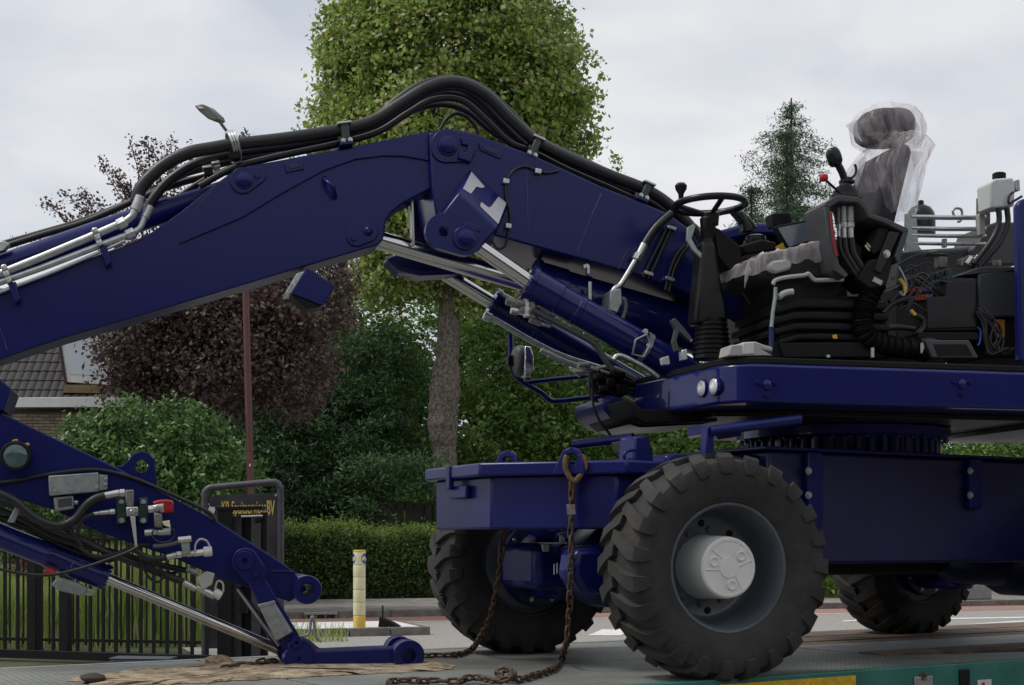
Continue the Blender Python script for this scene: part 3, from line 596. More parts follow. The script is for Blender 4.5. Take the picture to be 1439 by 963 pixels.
tree('laurel_shrub', 'light green laurel shrub seen beyond the turntable at the chassis end', 1385, 38, [(1360, 628, 37.5, 50, 36, 1.3), (1415, 640, 37.5, 45, 40, 1.3), (1470, 630, 38, 50, 45, 1.4), (1330, 660, 38, 45, 40, 1.2), (1400, 700, 38, 90, 60, 1.4)], 'leaf_green', 24, 28, .13, .16, .42, .3, cat='shrub')
# spruce
def spruce(label, x, ytop, ybase, d, wmax, seed, lean=0, dens=1.0):
    g_ = np.random.default_rng(seed); k = d/F
    e_ = empty('spruce_tree', V((*at(x, 762, d).xy, .05)), label, 'tree')
    top = at(x, ytop, d); zb = at(x, ybase, d).z; tube('trunk', [V((top.x, d, .05)), V((top.x, d, zb)), top], .12, 'bark_dark', e_, 8, 6, rad=lambda i, n: .16*(1-i/n)+.01)
    C = []; br = []
    hgt = top.z-zb; z_ = zb
    while z_ < top.z-.05:
        t_ = (top.z-z_)/hgt; rad_ = wmax*k*min(1, t_**.5)*g_.uniform(.62, 1.15); nb_ = int(8+6*t_)
        for j in range(nb_):
            a = g_.uniform(0, 2*math.pi); l_ = rad_*g_.uniform(.55, 1.1); dr = V((math.cos(a), math.sin(a), g_.uniform(-.12, .38)))
            for s_ in np.linspace(.12, 1, max(3, int(l_/.13))):
                q = V((top.x, d, z_))+dr*(l_*s_); q.z -= .22*l_*s_*s_
                side = V((-dr.y, dr.x, 0))*g_.normal()*.22*l_*(1.1-s_)
                C.append(tuple(q+side))
            br.append(V((top.x, d, z_))+dr*l_-Z*.22*l_)
        z_ += .26/dens
    C = np.array(C)
    bulk('crown', *leafset(C, 14, (.10, .10, .07), .14, .6, .5, tuple(V((top.x, d, zb))), .2, .2, droop=-.1, rs=g_), 'leaf_spruce', e_)
    return e_
spruce('tall dark spruce with open boughs behind the operator seat', 1112, 138, 560, 42, 128, 3)
spruce('slender paler spruce standing before the tall dark spruce', 1106, 176, 560, 39.5, 88, 5)
spruce('short spruce standing left of the tall dark spruce', 1056, 262, 560, 41, 70, 9)
# hedge
HG = RF
hg = empty('clipped_hedge', HG.p(4.5, 6.6, .1), 'long clipped green hedge along the far pavement', 'hedge')
n = 5200; uu = rng.uniform(-2.8, 24, n); 
top_z = 1.62+.06*np.sin(uu*1.3)+.05*np.sin(uu*3.7)
side = rng.uniform(0, 1, n) < .62
vv_ = np.where(side, 5.75+rng.uniform(0, .25, n)+.08*np.sin(uu*2.1), rng.uniform(5.8, 7.4, n)); zz = np.where(side, .18+rng.uniform(0, 1, n)*(top_z-.18), top_z+np.abs(rng.normal(size=n))*.10-.04)
P = np.stack([RF.o.x+RF.u.x*uu+RF.v.x*vv_, RF.o.y+RF.u.y*uu+RF.v.y*vv_, zz], 1)
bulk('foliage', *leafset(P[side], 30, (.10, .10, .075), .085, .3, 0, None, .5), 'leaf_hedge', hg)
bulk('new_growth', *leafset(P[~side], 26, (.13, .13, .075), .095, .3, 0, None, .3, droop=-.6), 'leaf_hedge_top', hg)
extr('core', [HG.p(-2.6, 6.1, .12), HG.p(23.6, 6.1, .12), HG.p(23.6, 7.1, .12), HG.p(-2.6, 7.1, .12)], Z*1.4, 'bark_dark', hg, 0)
# plank fence behind the hedge
WF = Frame(at(565, 762, 34.6).x, 34.6, 20); wf = empty('plank_fence', V((WF.o.x, WF.o.y, .1)), 'dark weathered upright plank fence behind the hedge', 'fence')
wme = []
for w_ in (.17, .2, .23):
    me = bpy.data.meshes.new('plank'); bm = bmesh.new(); bmesh.ops.create_cube(bm, size=1); bmesh.ops.scale(bm, vec=(w_, .03, 2.3), verts=bm.verts); bm.to_mesh(me); bm.free(); me.materials.append(MATS['wood_fence']); wme.append(me)
for i in range(8): link('plank', wme[i % 3], wf, WF.p(-.75+i*.235, rng.uniform(-.03, .03), 1.24+rng.uniform(-.06, .06)), Matrix.Rotation(WF.yaw, 4, 'Z').to_quaternion())
extr('rail', [WF.p(-.9, .05, 2.2), WF.p(1.0, .05, 2.2), WF.p(1.0, .05, 2.32), WF.p(-.9, .05, 2.32)], WF.v*.05, 'wood_fence', wf, .004)
# tall grass bed behind the gate
n = 70000; gx = rng.uniform(-9.6, -3.1, n); gd = rng.uniform(18.9, 22.8, n); ok_ = gx/gd < -.212; gx = gx[ok_]; gd = gd[ok_]; n = len(gx); hh = rng.uniform(.45, 1.15, n)*(1+.25*np.sin(gx*2.3+gd)); ln = rng.normal(size=(n, 2))*.16*hh[:, None]; wdt = rng.uniform(.008, .018, n)
b0 = np.stack([gx-wdt, gd, 0*gx], 1); b1 = np.stack([gx+wdt, gd, 0*gx], 1); m0 = np.stack([gx-wdt*.8+ln[:, 0]*.3, gd+ln[:, 1]*.3, hh*.55], 1); m1 = np.stack([gx+wdt*.8+ln[:, 0]*.3, gd+ln[:, 1]*.3, hh*.55], 1); tp_ = np.stack([gx+ln[:, 0], gd+ln[:, 1], hh], 1)
vv = np.stack([b0, b1, m1, m0, tp_], 1).reshape(-1, 3); i5 = np.arange(n)[:, None]*5
o = bulk('tall_grass', vv, np.concatenate([i5+np.array([[0, 1, 2]]), i5+np.array([[0, 2, 3]]), i5+np.array([[3, 2, 4]])], 0), 'grass'); tag(o, 'tall light green grass growing behind the black gate', 'grass', kind='stuff')
# weeds beside the island, grass verge beyond the far wheel
def tuft(label, cx_, cy_, rad_, n, h, cat='weeds'):
    a = rng.uniform(0, 2*math.pi, n); r_ = rad_*np.sqrt(rng.uniform(0, 1, n)); gx = cx_+r_*np.cos(a); gd = cy_+r_*np.sin(a)*.6; hh = rng.uniform(.3, 1, n)*h; ln = rng.normal(size=(n, 2))*.4*hh[:, None]; w_ = rng.uniform(.004, .011, n)
    b0 = np.stack([gx-w_, gd, 0*gx], 1); b1 = np.stack([gx+w_, gd, 0*gx], 1); t_ = np.stack([gx+ln[:, 0], gd+ln[:, 1], hh], 1)
    o = bulk('weeds', np.stack([b0, b1, t_], 1).reshape(-1, 3), np.arange(n*3).reshape(-1, 3), 'grass'); tag(o, label, cat, kind='stuff')
p = grd(435, 900); tuft('straggly weeds growing at the foot of the traffic island', p.x, p.y-.2, .6, 150, .40)
p = grd(1167, 850); tuft('bright grass verge beyond the front wheel', p.x+.2, p.y+1.5, 1.0, 1500, .75, 'grass')
p = at(1165, 780, 33); C = np.stack([p.x+rng.normal(size=160)*.7, p.y+rng.normal(size=160)*.3, rng.uniform(.3, 1.5, 160)], 1)
sh = empty('verge_shrub', V((p.x, p.y, .1)), 'small bright green shrub beyond the front wheel', 'shrub'); bulk('foliage', *leafset(C, 26, .13, .12, .4, 0, None, .5), 'leaf_hedge_top', sh)
p = at(22, 800, 21.5); C = np.stack([p.x+rng.normal(size=26)*.25, p.y+rng.normal(size=26)*.2, p.z+rng.normal(size=26)*.12-.02], 1)
fs_ = empty('red_flower_bush', V((p.x, p.y, 0)), 'dull red flowering bush in the grass behind the gate', 'bush'); bulk('flowers', *leafset(C, 16, .07, .05, .4, 0, None, .7), 'flower_red', fs_)['kind'] = 'stuff'
tube('stem', [V((p.x, p.y, 0)), V((p.x+.02, p.y, p.z-.2)), V((p.x, p.y, p.z))], .02, 'bark_dark', fs_, 6)
# concrete block on the far pavement
cb = at(1405, 830, 29.5); cbk = empty('concrete_block', V((cb.x, cb.y, .125)), 'pale grey concrete barrier block on the far pavement', 'concrete block')
cb.z = .5; box3('block', V((cb.x, cb.y+2.2, .42)), RF.u, RF.v, Z, .95, .6, .6, 'concrete', cbk, .04)
box3('foot', V((cb.x, cb.y+2.2, .135)), RF.u, RF.v, Z, .7, .45, .03, 'concrete', cbk, .005)

# ------------------------------------------------------------------ unseen hall added to give the blue paint something dark to reflect
hall = empty('reflection_hall', V((2, -14, 0)), 'unseen dark brick hall added across the yard for the blue paint to reflect', 'added building')
box3('wall', V((2, -17, 3.4)), V((1, 0, 0)), V((0, 1, 0)), Z, 46, 6, 6.8, 'hall_wall', hall, .02)  # wall of the added unseen hall
box3('wall', V((27, 6, 3.4)), V((1, 0, 0)), V((0, 1, 0)), Z, 6, 50, 6.78, 'hall_wall', hall, .02)  # side wall of the added unseen hall
box3('added_roof_edge', V((2, -16.9, 6.95)), V((1, 0, 0)), V((0, 1, 0)), Z, 46.4, 6.4, .3, 'gate_black', hall, .02)
for x in (-14, -6, 2, 10, 18):
    dr_ = box3('added_roller_door', V((x, -13.96, 2.0)), V((1, 0, 0)), V((0, 1, 0)), Z, 4, .06, 4, 'grey_box', hall, .01)
    for i in range(7): box3('added_door_slat', V((x, -13.91, .35+.55*i)), V((1, 0, 0)), V((0, 1, 0)), Z, 3.9, .03, .46, 'grey_box', dr_, .008)
# ------------------------------------------------------------------ low loader trailer
ZD = .74
TF = Frame(.911, 6.73, 32)
tl = empty('low_loader_trailer', TF.p(1, 1.2, 0), 'green low loader trailer deck of tread plate and timber carrying the excavator', 'trailer')
TW_ = 2.5; SA, SB = -7.5, 9.0
def slab(name, s0, s1, t0, t1, z0, z1, mt, parent=tl, bev=.004, skew=0):
    return extr(name, [TF.p(s0+skew, t0, z0), TF.p(s1, t0, z0), TF.p(s1, t1, z0), TF.p(s0, t1, z0)], Z*(z1-z0), mt, parent, bev)
slab('bed', SA, SB, .06, TW_-.06, ZD-.32, ZD-.035, 'trailer_green')
plates = [(SA, -4.4), (-4.39, -1.62), (-1.61, 1.88)]
for a, b_ in plates:
    for (t0, t1) in ((.062, 1.20), (1.206, 2.0), (2.006, TW_-.06)): slab('tread_plate', a, b_-.012, t0+.004, t1-.004, ZD-.03, ZD, 'checker', tl, .003)
TS = 1.90
slab('tread_plate', TS, SB, .89, 1.47, ZD-.03, ZD+.002, 'strip_steel')
# ramp of tread plate narrowing along the near edge
extr('tread_plate', [TF.p(TS, .062, ZD-.03), TF.p(4.3, .062, ZD-.03), TF.p(TS, .62, ZD-.03)], Z*.03, 'checker', tl, .002)
ptz = ZD+.004
for i in range(4):
    t0 = .08+.202*i; a = TS+.01 if t0 > .62 else TS+(.62-t0)/.56*2.4*1.0
    slab('plank', max(TS+.01, a), SB, t0, t0+.196, ZD-.03, ptz+rng.uniform(-.004, .004), 'plank', tl, .006, skew=.85 if .05 < t0 < .6 else 0)
for i in range(5):
    t0 = 1.475+.195*i; slab('plank', TS+.01, SB, t0, t0+.189, ZD-.03, ptz+rng.uniform(-.004, .006), 'plank', tl, .006)
slab('edge_beam', SA, SB, -.004, .058, ZD-.30, ZD+.006, 'trailer_green', tl, .006)
slab('edge_beam', SA, SB, TW_-.056, TW_, ZD-.30, ZD+.004, 'strip_steel', tl, .006)
def tpx(x, y): return TF.px(x, y, -.008)
sA = (tpx(1012, 960)-TF.o).dot(TF.u); sB = (tpx(1202, 950)-TF.o).dot(TF.u)
extr('reflective_strip', [TF.p(sA, -.012, ZD-.075), TF.p(sB, -.012, ZD-.075), TF.p(sB, -.012, ZD-.018), TF.p(sA, -.012, ZD-.018)], TF.v*.008, 'yellow_strip', tl, .001)
for (x0, x1, y0, y1, mm) in ((1292, 1302, 941, 958, 'rust'), (1284, 1310, 946, 975, 'strip_steel'), (1348, 1362, 936, 970, 'black')):
    a = (tpx(x0, y0)-TF.o).dot(TF.u); b_ = (tpx(x1, y0)-TF.o).dot(TF.u)
    extr('lashing_pocket', [TF.p(a, -.016, tpx(x0, y0).z-.02), TF.p(b_, -.016, tpx(x0, y0).z-.02), TF.p(b_, -.016, tpx(x1, y1).z), TF.p(a, -.016, tpx(x0, y1).z)], TF.v*.012, mm, tl, .006)
a = (tpx(1374, 958)-TF.o).dot(TF.u); pl = extr('plate_sticker', [TF.p(a, -.009, ZD-.15), TF.p(a+.11, -.009, ZD-.15), TF.p(a+.11, -.009, ZD-.09), TF.p(a, -.009, ZD-.09)], TF.v*.004, 'white_pl', tl, 0)
extr('red_mark', [TF.p(a+.03, -.0105, ZD-.13), TF.p(a+.055, -.0105, ZD-.13), TF.p(a+.055, -.0105, ZD-.105), TF.p(a+.03, -.0105, ZD-.105)], TF.v*.001, 'red', pl, 0)
for (s_, t_) in ((-5.5, .4), (-3, .4), (6.5, .4), (7.6, .4), (6.5, 2.1), (7.6, 2.1), (-5.5, 2.1), (-3, 2.1)):
    lathe('axle_wheel', TF.p(s_, t_-.15, .36), TF.v, [(0, .2), (.0, .33), (.04, .36), (.26, .36), (.3, .33), (.3, .2)], 'tyre', tl, 28)
# ragged mat under the linkage
def dk(x, y, z=0): return grd(x, y, ZD+z)
mp_ = [(92, 953), (140, 948), (200, 943), (262, 938), (300, 932), (345, 934), (400, 928), (470, 925), (540, 926), (600, 928), (640, 937), (628, 942), (560, 946), (480, 950), (400, 954), (330, 958), (250, 962), (180, 964), (120, 966)]
mc = V((0, 0, 0))
for x, y in mp_: mc += dk(x, y)/len(mp_)
pts = []
for i in range(len(mp_)):
    (x0, y0), (x1, y1) = mp_[i], mp_[(i+1) % len(mp_)]
    for j in range(7): t_ = j/7; pts.append(dk(x0+(x1-x0)*t_, y0+(y1-y0)*t_)+V((rng.normal()*.018, rng.normal()*.03, 0)))
vs = [mc+Z*.02]; fs = []; m = len(pts); rings = [.25, .5, .72, .9, 1.0]
for r_ in rings:
    for p in pts:
        q = mc.lerp(p, r_); h = .010+.035*max(0, noise.noise(q*3.1))+.012*noise.noise(q*14); q.z = ZD+(max(.006, h) if r_ < 1 else .003); vs.append(q)
for i in range(m): fs.append((0, 1+i, 1+(i+1) % m))
for k in range(len(rings)-1):
    for i in range(m): fs.append((1+k*m+i, 1+(k+1)*m+i, 1+(k+1)*m+(i+1) % m, 1+k*m+(i+1) % m))
tag(ob('worn_mat', vs, fs, 'matcloth'), 'ragged brown mat lying on the deck under the arm linkage', 'mat')
# lumps of bark and dirt on the mat
for i, (x, y, s_) in enumerate(((310, 935, .055), (322, 938, .035), (129, 957, .04))):
    c = dk(x, y, .012); vs, fs = [], []
    bm = bmesh.new(); bmesh.ops.create_icosphere(bm, subdivisions=2, radius=s_)
    for v_ in bm.verts: v_.co = V((v_.co.x*1.5, v_.co.y, v_.co.z*.6))*(1+.5*noise.noise(v_.co*22+V((i*7, 0, 0))))+c+Z*s_*.4
    o = ob('dirt_clod', [v_.co.copy() for v_ in bm.verts], [tuple(v_.index for v_ in f.verts) for f in bm.faces], 'matcloth' if i < 2 else 'bark_dark'); bm.free()
    tag(o, ['lumpy brown clod on the ragged mat beside the chain', 'smaller brown clod beside the lumpy one on the mat', 'dark bark scrap at the free end of the ragged mat'][i], 'clod')
# ------------------------------------------------------------------ chains
lk = bpy.data.meshes.new('link'); bm = bmesh.new(); rw = .0068; hl, hw = .018, .013; cen = []
for i in range(16):
    a = 2*math.pi*i/16; x = hw*math.cos(a); y = hw*math.sin(a)+(hl if math.sin(a) > .01 else (-hl if math.sin(a) < -.01 else 0)); cen.append(V((x, y, 0)))
rg = []
for i, c in enumerate(cen):
    d_ = (cen[(i+1) % 16]-cen[i-1]).normalized(); sx = d_.cross(Z)
    rg.append([bm.verts.new(c+sx*rw*math.cos(2*math.pi*j/6)+Z*rw*math.sin(2*math.pi*j/6)) for j in range(6)])
for i in range(16):
    for j in range(6): bm.faces.new((rg[i][j], rg[i][(j+1) % 6], rg[(i+1) % 16][(j+1) % 6], rg[(i+1) % 16][j]))
bmesh.ops.recalc_face_normals(bm, faces=bm.faces); bm.to_mesh(lk); bm.free(); finish(lk, 'rust', True, 60)
def chain(name, pts, label, pitch=.0475, wob=.25, jit=0):
    Q = spline(pts, 30); e_ = empty(name, Q[-1], label, 'chain'); acc = 0; k = 0; last = Q[0]; pos = []
    for i in range(1, len(Q)):
        sg_ = (Q[i]-Q[i-1]).length
        while acc+sg_ >= pitch*k: t_ = (pitch*k-acc)/max(sg_, 1e-9); pos.append((Q[i-1].lerp(Q[i], t_), (Q[i]-Q[i-1]).normalized())); k += 1
        acc += sg_
    for i, (p, d_) in enumerate(pos):
        x, y = basis(d_); a = math.pi/2*(i % 2)+math.pi/4+rng.normal()*wob; sx = x*math.cos(a)+y*math.sin(a); sz = sx.cross(d_)
        link('link', lk, e_, p+V(rng.normal(size=3))*jit, Matrix((sx, d_, sz)).transposed().to_quaternion())
    return e_
# ------------------------------------------------------------------ excavator
CF = Frame(.48, 7.785, 31); UF = Frame(2.02, 8.71, 14)
E = empty('excavator', UF.p(0, 0, ZD), 'dark blue wheeled excavator without cab chained down on the trailer', 'excavator')
RT = .55; ZW = ZD+RT-.012
# --- wheels
def wheel(c, ax, hub, n_lug=23):
    """c centre, ax unit axle direction towards the outer face"""
    x, y = basis(ax)
    def P(t, r, a): return c+ax*t+x*(r*math.cos(a))+y*(r*math.sin(a))
    rp_ = [(.115, .335), (.150, .318), (.160, .312), (.158, .300), (.140, .290), (.06, .284), (-.02, .276), (-.065, .266), (-.085, .248), (-.090, .232), (-.090, .05)]
    back = [(-.105, .04), (-.125, .04), (-.125, .22), (-.11, .27), (-.13, .30), (-.16, .312), (-.16, .335)]
    w = lathe('wheel', c, ax, [(a, r) for a, r in rp_+back], 'rim', E, 56, caps=False)
    prof = [(.140, .300), (.165, .318), (.185, .36), (.200, .42), (.202, .47), (.188, .505), (.150, .523), (0, .528)]; prof = prof+[(-a, r) for a, r in reversed(prof[:-1])]
    vs, fs = [], []; n = 92
    for (t, r) in prof:
        for i in range(n): vs.append(P(t, r, 2*math.pi*i/n))
    for j in range(len(prof)-1):
        for i in range(n): fs.append((j*n+i, j*n+(i+1) % n, (j+1)*n+(i+1) % n, (j+1)*n+i))
    for s_ in (1, -1):
        for k in range(n_lug):
            a0 = 2*math.pi*(k+(.5 if s_ < 0 else 0))/n_lug; b0 = len(vs)
            st_ = [(-.02, -.02, .555, .515, .045), (.055, .03, .557, .515, .052), (.115, .085, .553, .51, .060), (.165, .125, .545, .49, .068), (.197, .14, .528, .47, .070), (.213, .145, .490, .45, .066), (.212, .145, .452, .43, .05)]
            for (t, da, rt, rb_, wd) in st_:
                for (rr, sg) in ((rt, -1), (rt, 1), (rb_, 1), (rb_, -1)):
                    tt = t if rr == rt else t-.03*(t > .19); vs.append(P(s_*tt, rr, a0+da+sg*wd*(1 if rr == rt else 1.25)))
            m = len(st_)
            for q in range(m-1):
                for e_ in range(4): fs.append((b0+q*4+e_, b0+q*4+(e_+1) % 4, b0+(q+1)*4+(e_+1) % 4, b0+(q+1)*4+e_))
            fs.append(tuple(b0+i for i in (0, 1, 2, 3))); fs.append(tuple(b0+(m-1)*4+i for i in (3, 2, 1, 0)))
    ty = ob('tyre', vs, fs, 'tyre', w, ang=28)
    lathe('bead_ring', c, ax, [(.155, .314), (.172, .330), (.178, .345), (.172, .36), (.15, .36)], 'tyre', w, 56, caps=False)
    for k in range(10):
        a = 2*math.pi*(k+.3)/10; bolt(w, P(-.089, .186, a), ax, .014, 'rim', 'wheel_nut')
    for k in range(8):
        a = 2*math.pi*(k+.1)/8; lathe('vent_hole', P(-.0885, .216, a), ax, [(0, .019), (.0012, .018), (.0012, 0)], 'black', w, 14)
    if hub:
        hz = .158
        h = lathe('hub_cap', c, ax, [(-.092, .160), (-.08, .156), (hz-.03, .150), (hz-.008, .147), (hz, .139), (hz, .128), (hz-.003, .126), (hz-.003, .052), (hz+.002, .049), (hz+.002, 0)], 'hub', w, 48)
        for k in range(3):
            a = 2*math.pi*k/3+R(100); lathe('boss', P(hz-.004, .085, a), ax, [(0, .026), (.008, .024), (.010, .020), (.004, .016), (.002, 0)], 'hub', h, 18)
            for s_ in (-.42, .42):
                p0, p1 = P(hz-.001, .054, a+s_*1.35), P(hz-.001, .128, a+s_); tube('rib', [p0, p1], .003, 'hub', h, 6, smooth=False)
        lathe('plug', P(hz-.003, .108, R(225)), ax, [(0, .02), (.002, .019), (.003, .007), (.007, .006), (.007, 0)], 'hub', h, 16)
        lathe('valve', P(.02, .245, R(-12)), ax+x*.9, [(0, .006), (.07, .005), (.07, 0)], 'black', w, 8)
    return w
st_ = R(31-10.5); axs = V((math.sin(st_), -math.cos(st_), 0))       # steered front wheels
NW = V((.982, 6.95, ZW)); FW = V((.06, 8.60, ZW)); RW_ = CF.p(3.38-.0, 0, ZW)
w1 = wheel(NW, axs, True); w1['label'] = 'front wheel with pale grey hub cap and block tread tyre'
w2 = wheel(FW, -axs, False)
axr = -CF.v
rf = V((*CF.p(3.36, .985, 0).xy, ZW)); w3 = wheel(rf, -axr, False)
rn = V((*CF.p(3.36, -.985, 0).xy, ZW)); w4 = wheel(rn, axr, True)
# inner faces with blue knuckles
def axle(c, near, far, dirn):
    b_ = lathe('axle', c-dirn*.62, dirn, [(0, .11), (.05, .13), (.34, .12), (.42, .19), (.50, .235), (.70, .235), (.80, .19), (.88, .12), (1.19, .13), (1.24, .11)], 'blue_dull_shade', E, 28)
    for w_, s_ in ((near, -1), (far, 1)):
        ww = w_-dirn*s_*.12; lathe('wheel_hub', ww-dirn*s_*.22, dirn*s_, [(0, .10), (.03, .17), (.10, .19), (.11, .255), (.16, .262), (.165, .20), (.19, .19)], 'blue_dull_shade', b_, 30)
        kb = w_-dirn*s_*.40
        for zz_ in (.17, -.17): box3('yoke', kb+Z*zz_, CF.u, dirn, Z, .17, .34, .07, 'blue', b_, .02)
        box3('yoke', kb-dirn*s_*.16, CF.u, dirn, Z, .2, .09, .36, 'blue', b_, .03)
        for k in range(10):
            a = 2*math.pi*k/10; x, y = basis(dirn); bolt(b_, ww-dirn*s_*.115+x*(.225*math.cos(a))+y*(.225*math.sin(a)), -dirn*s_, .011, 'zinc')
    return b_
fc = (NW+FW)/2; fa = axle(fc, NW, FW, (FW-NW).normalized())
# cast gearbox on the front axle with raised marks
FXF = CF
gb = box3('gearbox', V((*at(775, 790, 8.05).xy, ZW-.01)), CF.u, CF.v, Z, .46, .40, .26, 'blue', E, .05)
box3('bracket', V((*at(758, 770, 7.85).xy, ZW+.09)), CF.u, CF.v, Z, .04, .14, .04, 'white_pl', gb, .004); extr('lug', [at(788, 752, 7.82), at(794, 756, 7.82), at(795, 775, 7.82), at(788, 776, 7.82)], CF.v*.02, 'white_pl', gb, .002)
for i in range(3):
    p = at(779+i*4.2, 800-(i % 2)*1.5, 7.7); tube('cast_mark', [p+Z*.028, p-Z*.03], .005, 'bare', gb, 6, smooth=False)
lathe('steering_cylinder', at(740, 775, 8.2), at(840, 772, 7.35)-at(740, 775, 8.2), [(0, .035), (.5, .035), (.5, .022), (.95, .022)], 'blue', E, 18)
prism('steer_arm', CF, [(812, 772), (850, 770), (862, 812), (848, 836), (822, 834), (806, 808)], -.42, -.25, 'blue', E, .03)
axle(CF.p(3.36, 0, ZW), rn, rf, CF.v)
lathe('gearbox', CF.p(3.36, 0, ZW)-CF.u*.7, CF.u, [(0, .08), (.1, .14), (.55, .17), (.7, .2)], 'blue_dull_shade', E, 24)
# --- chassis frame
ztc = CF.px(1250, 640, -.5).z; zbc = CF.px(1250, 792, -.5).z
uc0 = (CF.px(1080, 640, -.5)-CF.o).dot(CF.u)
chs = extr('chassis_frame', [CF.p(uc0, -.5, ztc), CF.p(4.2, -.5, ztc), CF.p(4.2, -.5, zbc+.22), CF.p(3.7, -.5, zbc+.10), CF.p(3.0, -.5, zbc+.0), CF.p(uc0+.12, -.5, zbc), CF.p(uc0, -.5, zbc+.1)], CF.v*1.0, 'blue_dull_shade', E, .02)
extr('top_flange', [CF.p(uc0-.05, -.53, ztc+.002), CF.p(4.25, -.53, ztc+.002), CF.p(4.25, .53, ztc+.002), CF.p(uc0-.05, .53, ztc+.002)], Z*.018, 'blue', chs, .004)
for xx in (1128, 1355):
    q = CF.px(xx, 640, -.5); u_ = (q-CF.o).dot(CF.u); h_ = .42 if xx < 1200 else .30
    extr('flange_plate', [CF.p(u_, -.545, ztc-.002), CF.p(u_+.11, -.545, ztc-.002), CF.p(u_+.11, -.545, ztc-h_), CF.p(u_, -.545, ztc-h_)], CF.v*.044, 'blue', chs, .008)
    for yy in (665, 699): p = CF.px(xx+8, yy-3, -.546); bolt(chs, p, -CF.v, .016, 'lightgrey')
# frame neck from chassis to front box
extr('front_neck', [CF.p(.14, -.42, ztc-.04), CF.p(uc0+.05, -.42, ztc-.02), CF.p(uc0+.05, -.42, zbc+.15), CF.p(.35, -.42, ZW+.28), CF.p(.14, -.42, ZW+.24)], CF.v*.84, 'blue', chs, .02)
# drive shaft / belly behind
lathe('drive_shaft', CF.p(.2, .05, ZW-.02), CF.u, [(0, .06), (3.0, .06)], 'black', E, 16)
# --- front box (dozer cross box) between the wheels
pa, pb, pc = V((.53, 7.19, 0)), V((-.11, 7.45, 0)), V((-.43, 8.02, 0)); back = CF.u*.45
zt_, zb_ = 1.745, 1.468
bxpl = [pa, pb, pc, pc+back*.9, pb+back*1.05, pa+back]
tb = extr('front_box', [p+Z*zb_ for p in bxpl], Z*(zt_-zb_), 'blue', E, .012)
def grow(pl, g_): 
    c = sum(pl, V((0, 0, 0)))/len(pl); return [c+(p-c)*(1+g_/max(.2, (p-c).length)) for p in pl]
lid = extr('box_rim', [p+Z*(zt_-.002) for p in grow(bxpl, .075)], Z*.07, 'blue', tb, .012)
lp = at(640, 682, 8.42)
nf = (pc-pb).normalized(); nn_ = V((nf.y, -nf.x, 0)).normalized()
if nn_.y > 0: nn_ = -nn_
lt_ = pb.lerp(pc, .58)
box3('latch', lt_+nn_*.05+Z*(zt_+.005), nf, nn_, Z, .05, .03, .13, 'blue', tb, .006); box3('latch', lt_+nn_*.02-nf*.06+Z*(zt_-.075), nf, nn_, Z, .2, .03, .07, 'blue', tb, .008)
for (x, y, d_) in ((716, 650, 7.62), (806, 646, 7.22)):
    c = at(x, y, d_); ring = []
    def eye(r0): return [c+(pb-pa).normalized()*(r0*math.cos(2*math.pi*i/20))+Z*(r0*math.sin(2*math.pi*i/20)) for i in range(20)]
    fv = (pb-pa).normalized(); o_ = [c+fv*.11-Z*.075, c+fv*.05+Z*.045, c+fv*.02+Z*.06, c-fv*.02+Z*.06, c-fv*.05+Z*.04, c-fv*.075-Z*.075]
    extr('lashing_eye', o_, V((fv.y, -fv.x, 0))*-.03, 'blue', tb, .008, [eye(.028)])
for xa, xb_ in ((806, 862),): pass
extr('weld_bead', [at(803, 678, 7.23), at(806, 678, 7.23), at(806, 738, 7.23), at(803, 738, 7.23)], V((0, .01, 0)), 'blue', tb, .001)
# lifting posts and rails by the wheel
prism('blade_post', CF, [(893, 613), (912, 612), (921, 655), (925, 700), (884, 702), (880, 665), (889, 655)], -.44, -.30, 'blue', E, .012)
lathe('blade_cylinder', CF.px(889, 672, -.46), Z+CF.u*.1, [(-.12, .055), (.03, .055), (.05, .04), (.10, .04), (.10, .03)], 'blue', E, 20)
tube('grab_rail', [CF.px(806, 625, .25), CF.px(890, 615, -.1)], .026, 'blue', E, 10, smooth=False)
prism('rail_plate', CF, [(862, 622), (892, 617), (892, 632), (868, 637)], -.10, -.08, 'midgrey', E, .003)
ptube('grab_rail', CF, [(880, 650), (877, 640), (882, 634), (893, 632)], -.46, 2.5, 'blue', E)
q0, q1 = CF.px(998, 606, -.75), CF.px(1125, 589, -.90)
gr_ = rod('step_rail', q0, q1, .027, 'blue', E, 18); rod('rail_bore', q1-(q1-q0).normalized()*.002, q1+(q1-q0).normalized()*.002, .017, 'black', gr_, 16)
prism('rail_bracket', CF, [(994, 600), (1003, 600), (1004, 640), (1002, 660), (990, 660)], -.75, -.70, 'blue', E, .006)
prism('rail_bracket', CF, [(1006, 606), (1042, 602), (1042, 613), (1010, 618)], -.74, -.73, 'blue', E, .003)
# --- slewing ring
zp0, zp1 = 2.11, 2.31
S0 = UF.p(0, 0, 0)
sr = lathe('slewing_ring', V((S0.x, S0.y, ztc+.019)), Z, [(0, .53), (.085, .53), (.085, .60), (.10, .64), (.15, .64), (.155, .59), (zp0-ztc-.05, .59)], 'blue_gloss', E, 72)
for k in range(46):
    a = 2*math.pi*k/46; p = V((S0.x+.565*math.cos(a), S0.y+.565*math.sin(a), ztc+.022)); rod('stud', p, p+Z*.088, .017, 'blue_dull_shade', sr, 8)
for k in range(40):
    a = 2*math.pi*k/40; bolt(sr, V((S0.x+.612*math.cos(a), S0.y+.612*math.sin(a), ztc+.108)), -Z, .013, 'blue_dull_shade')
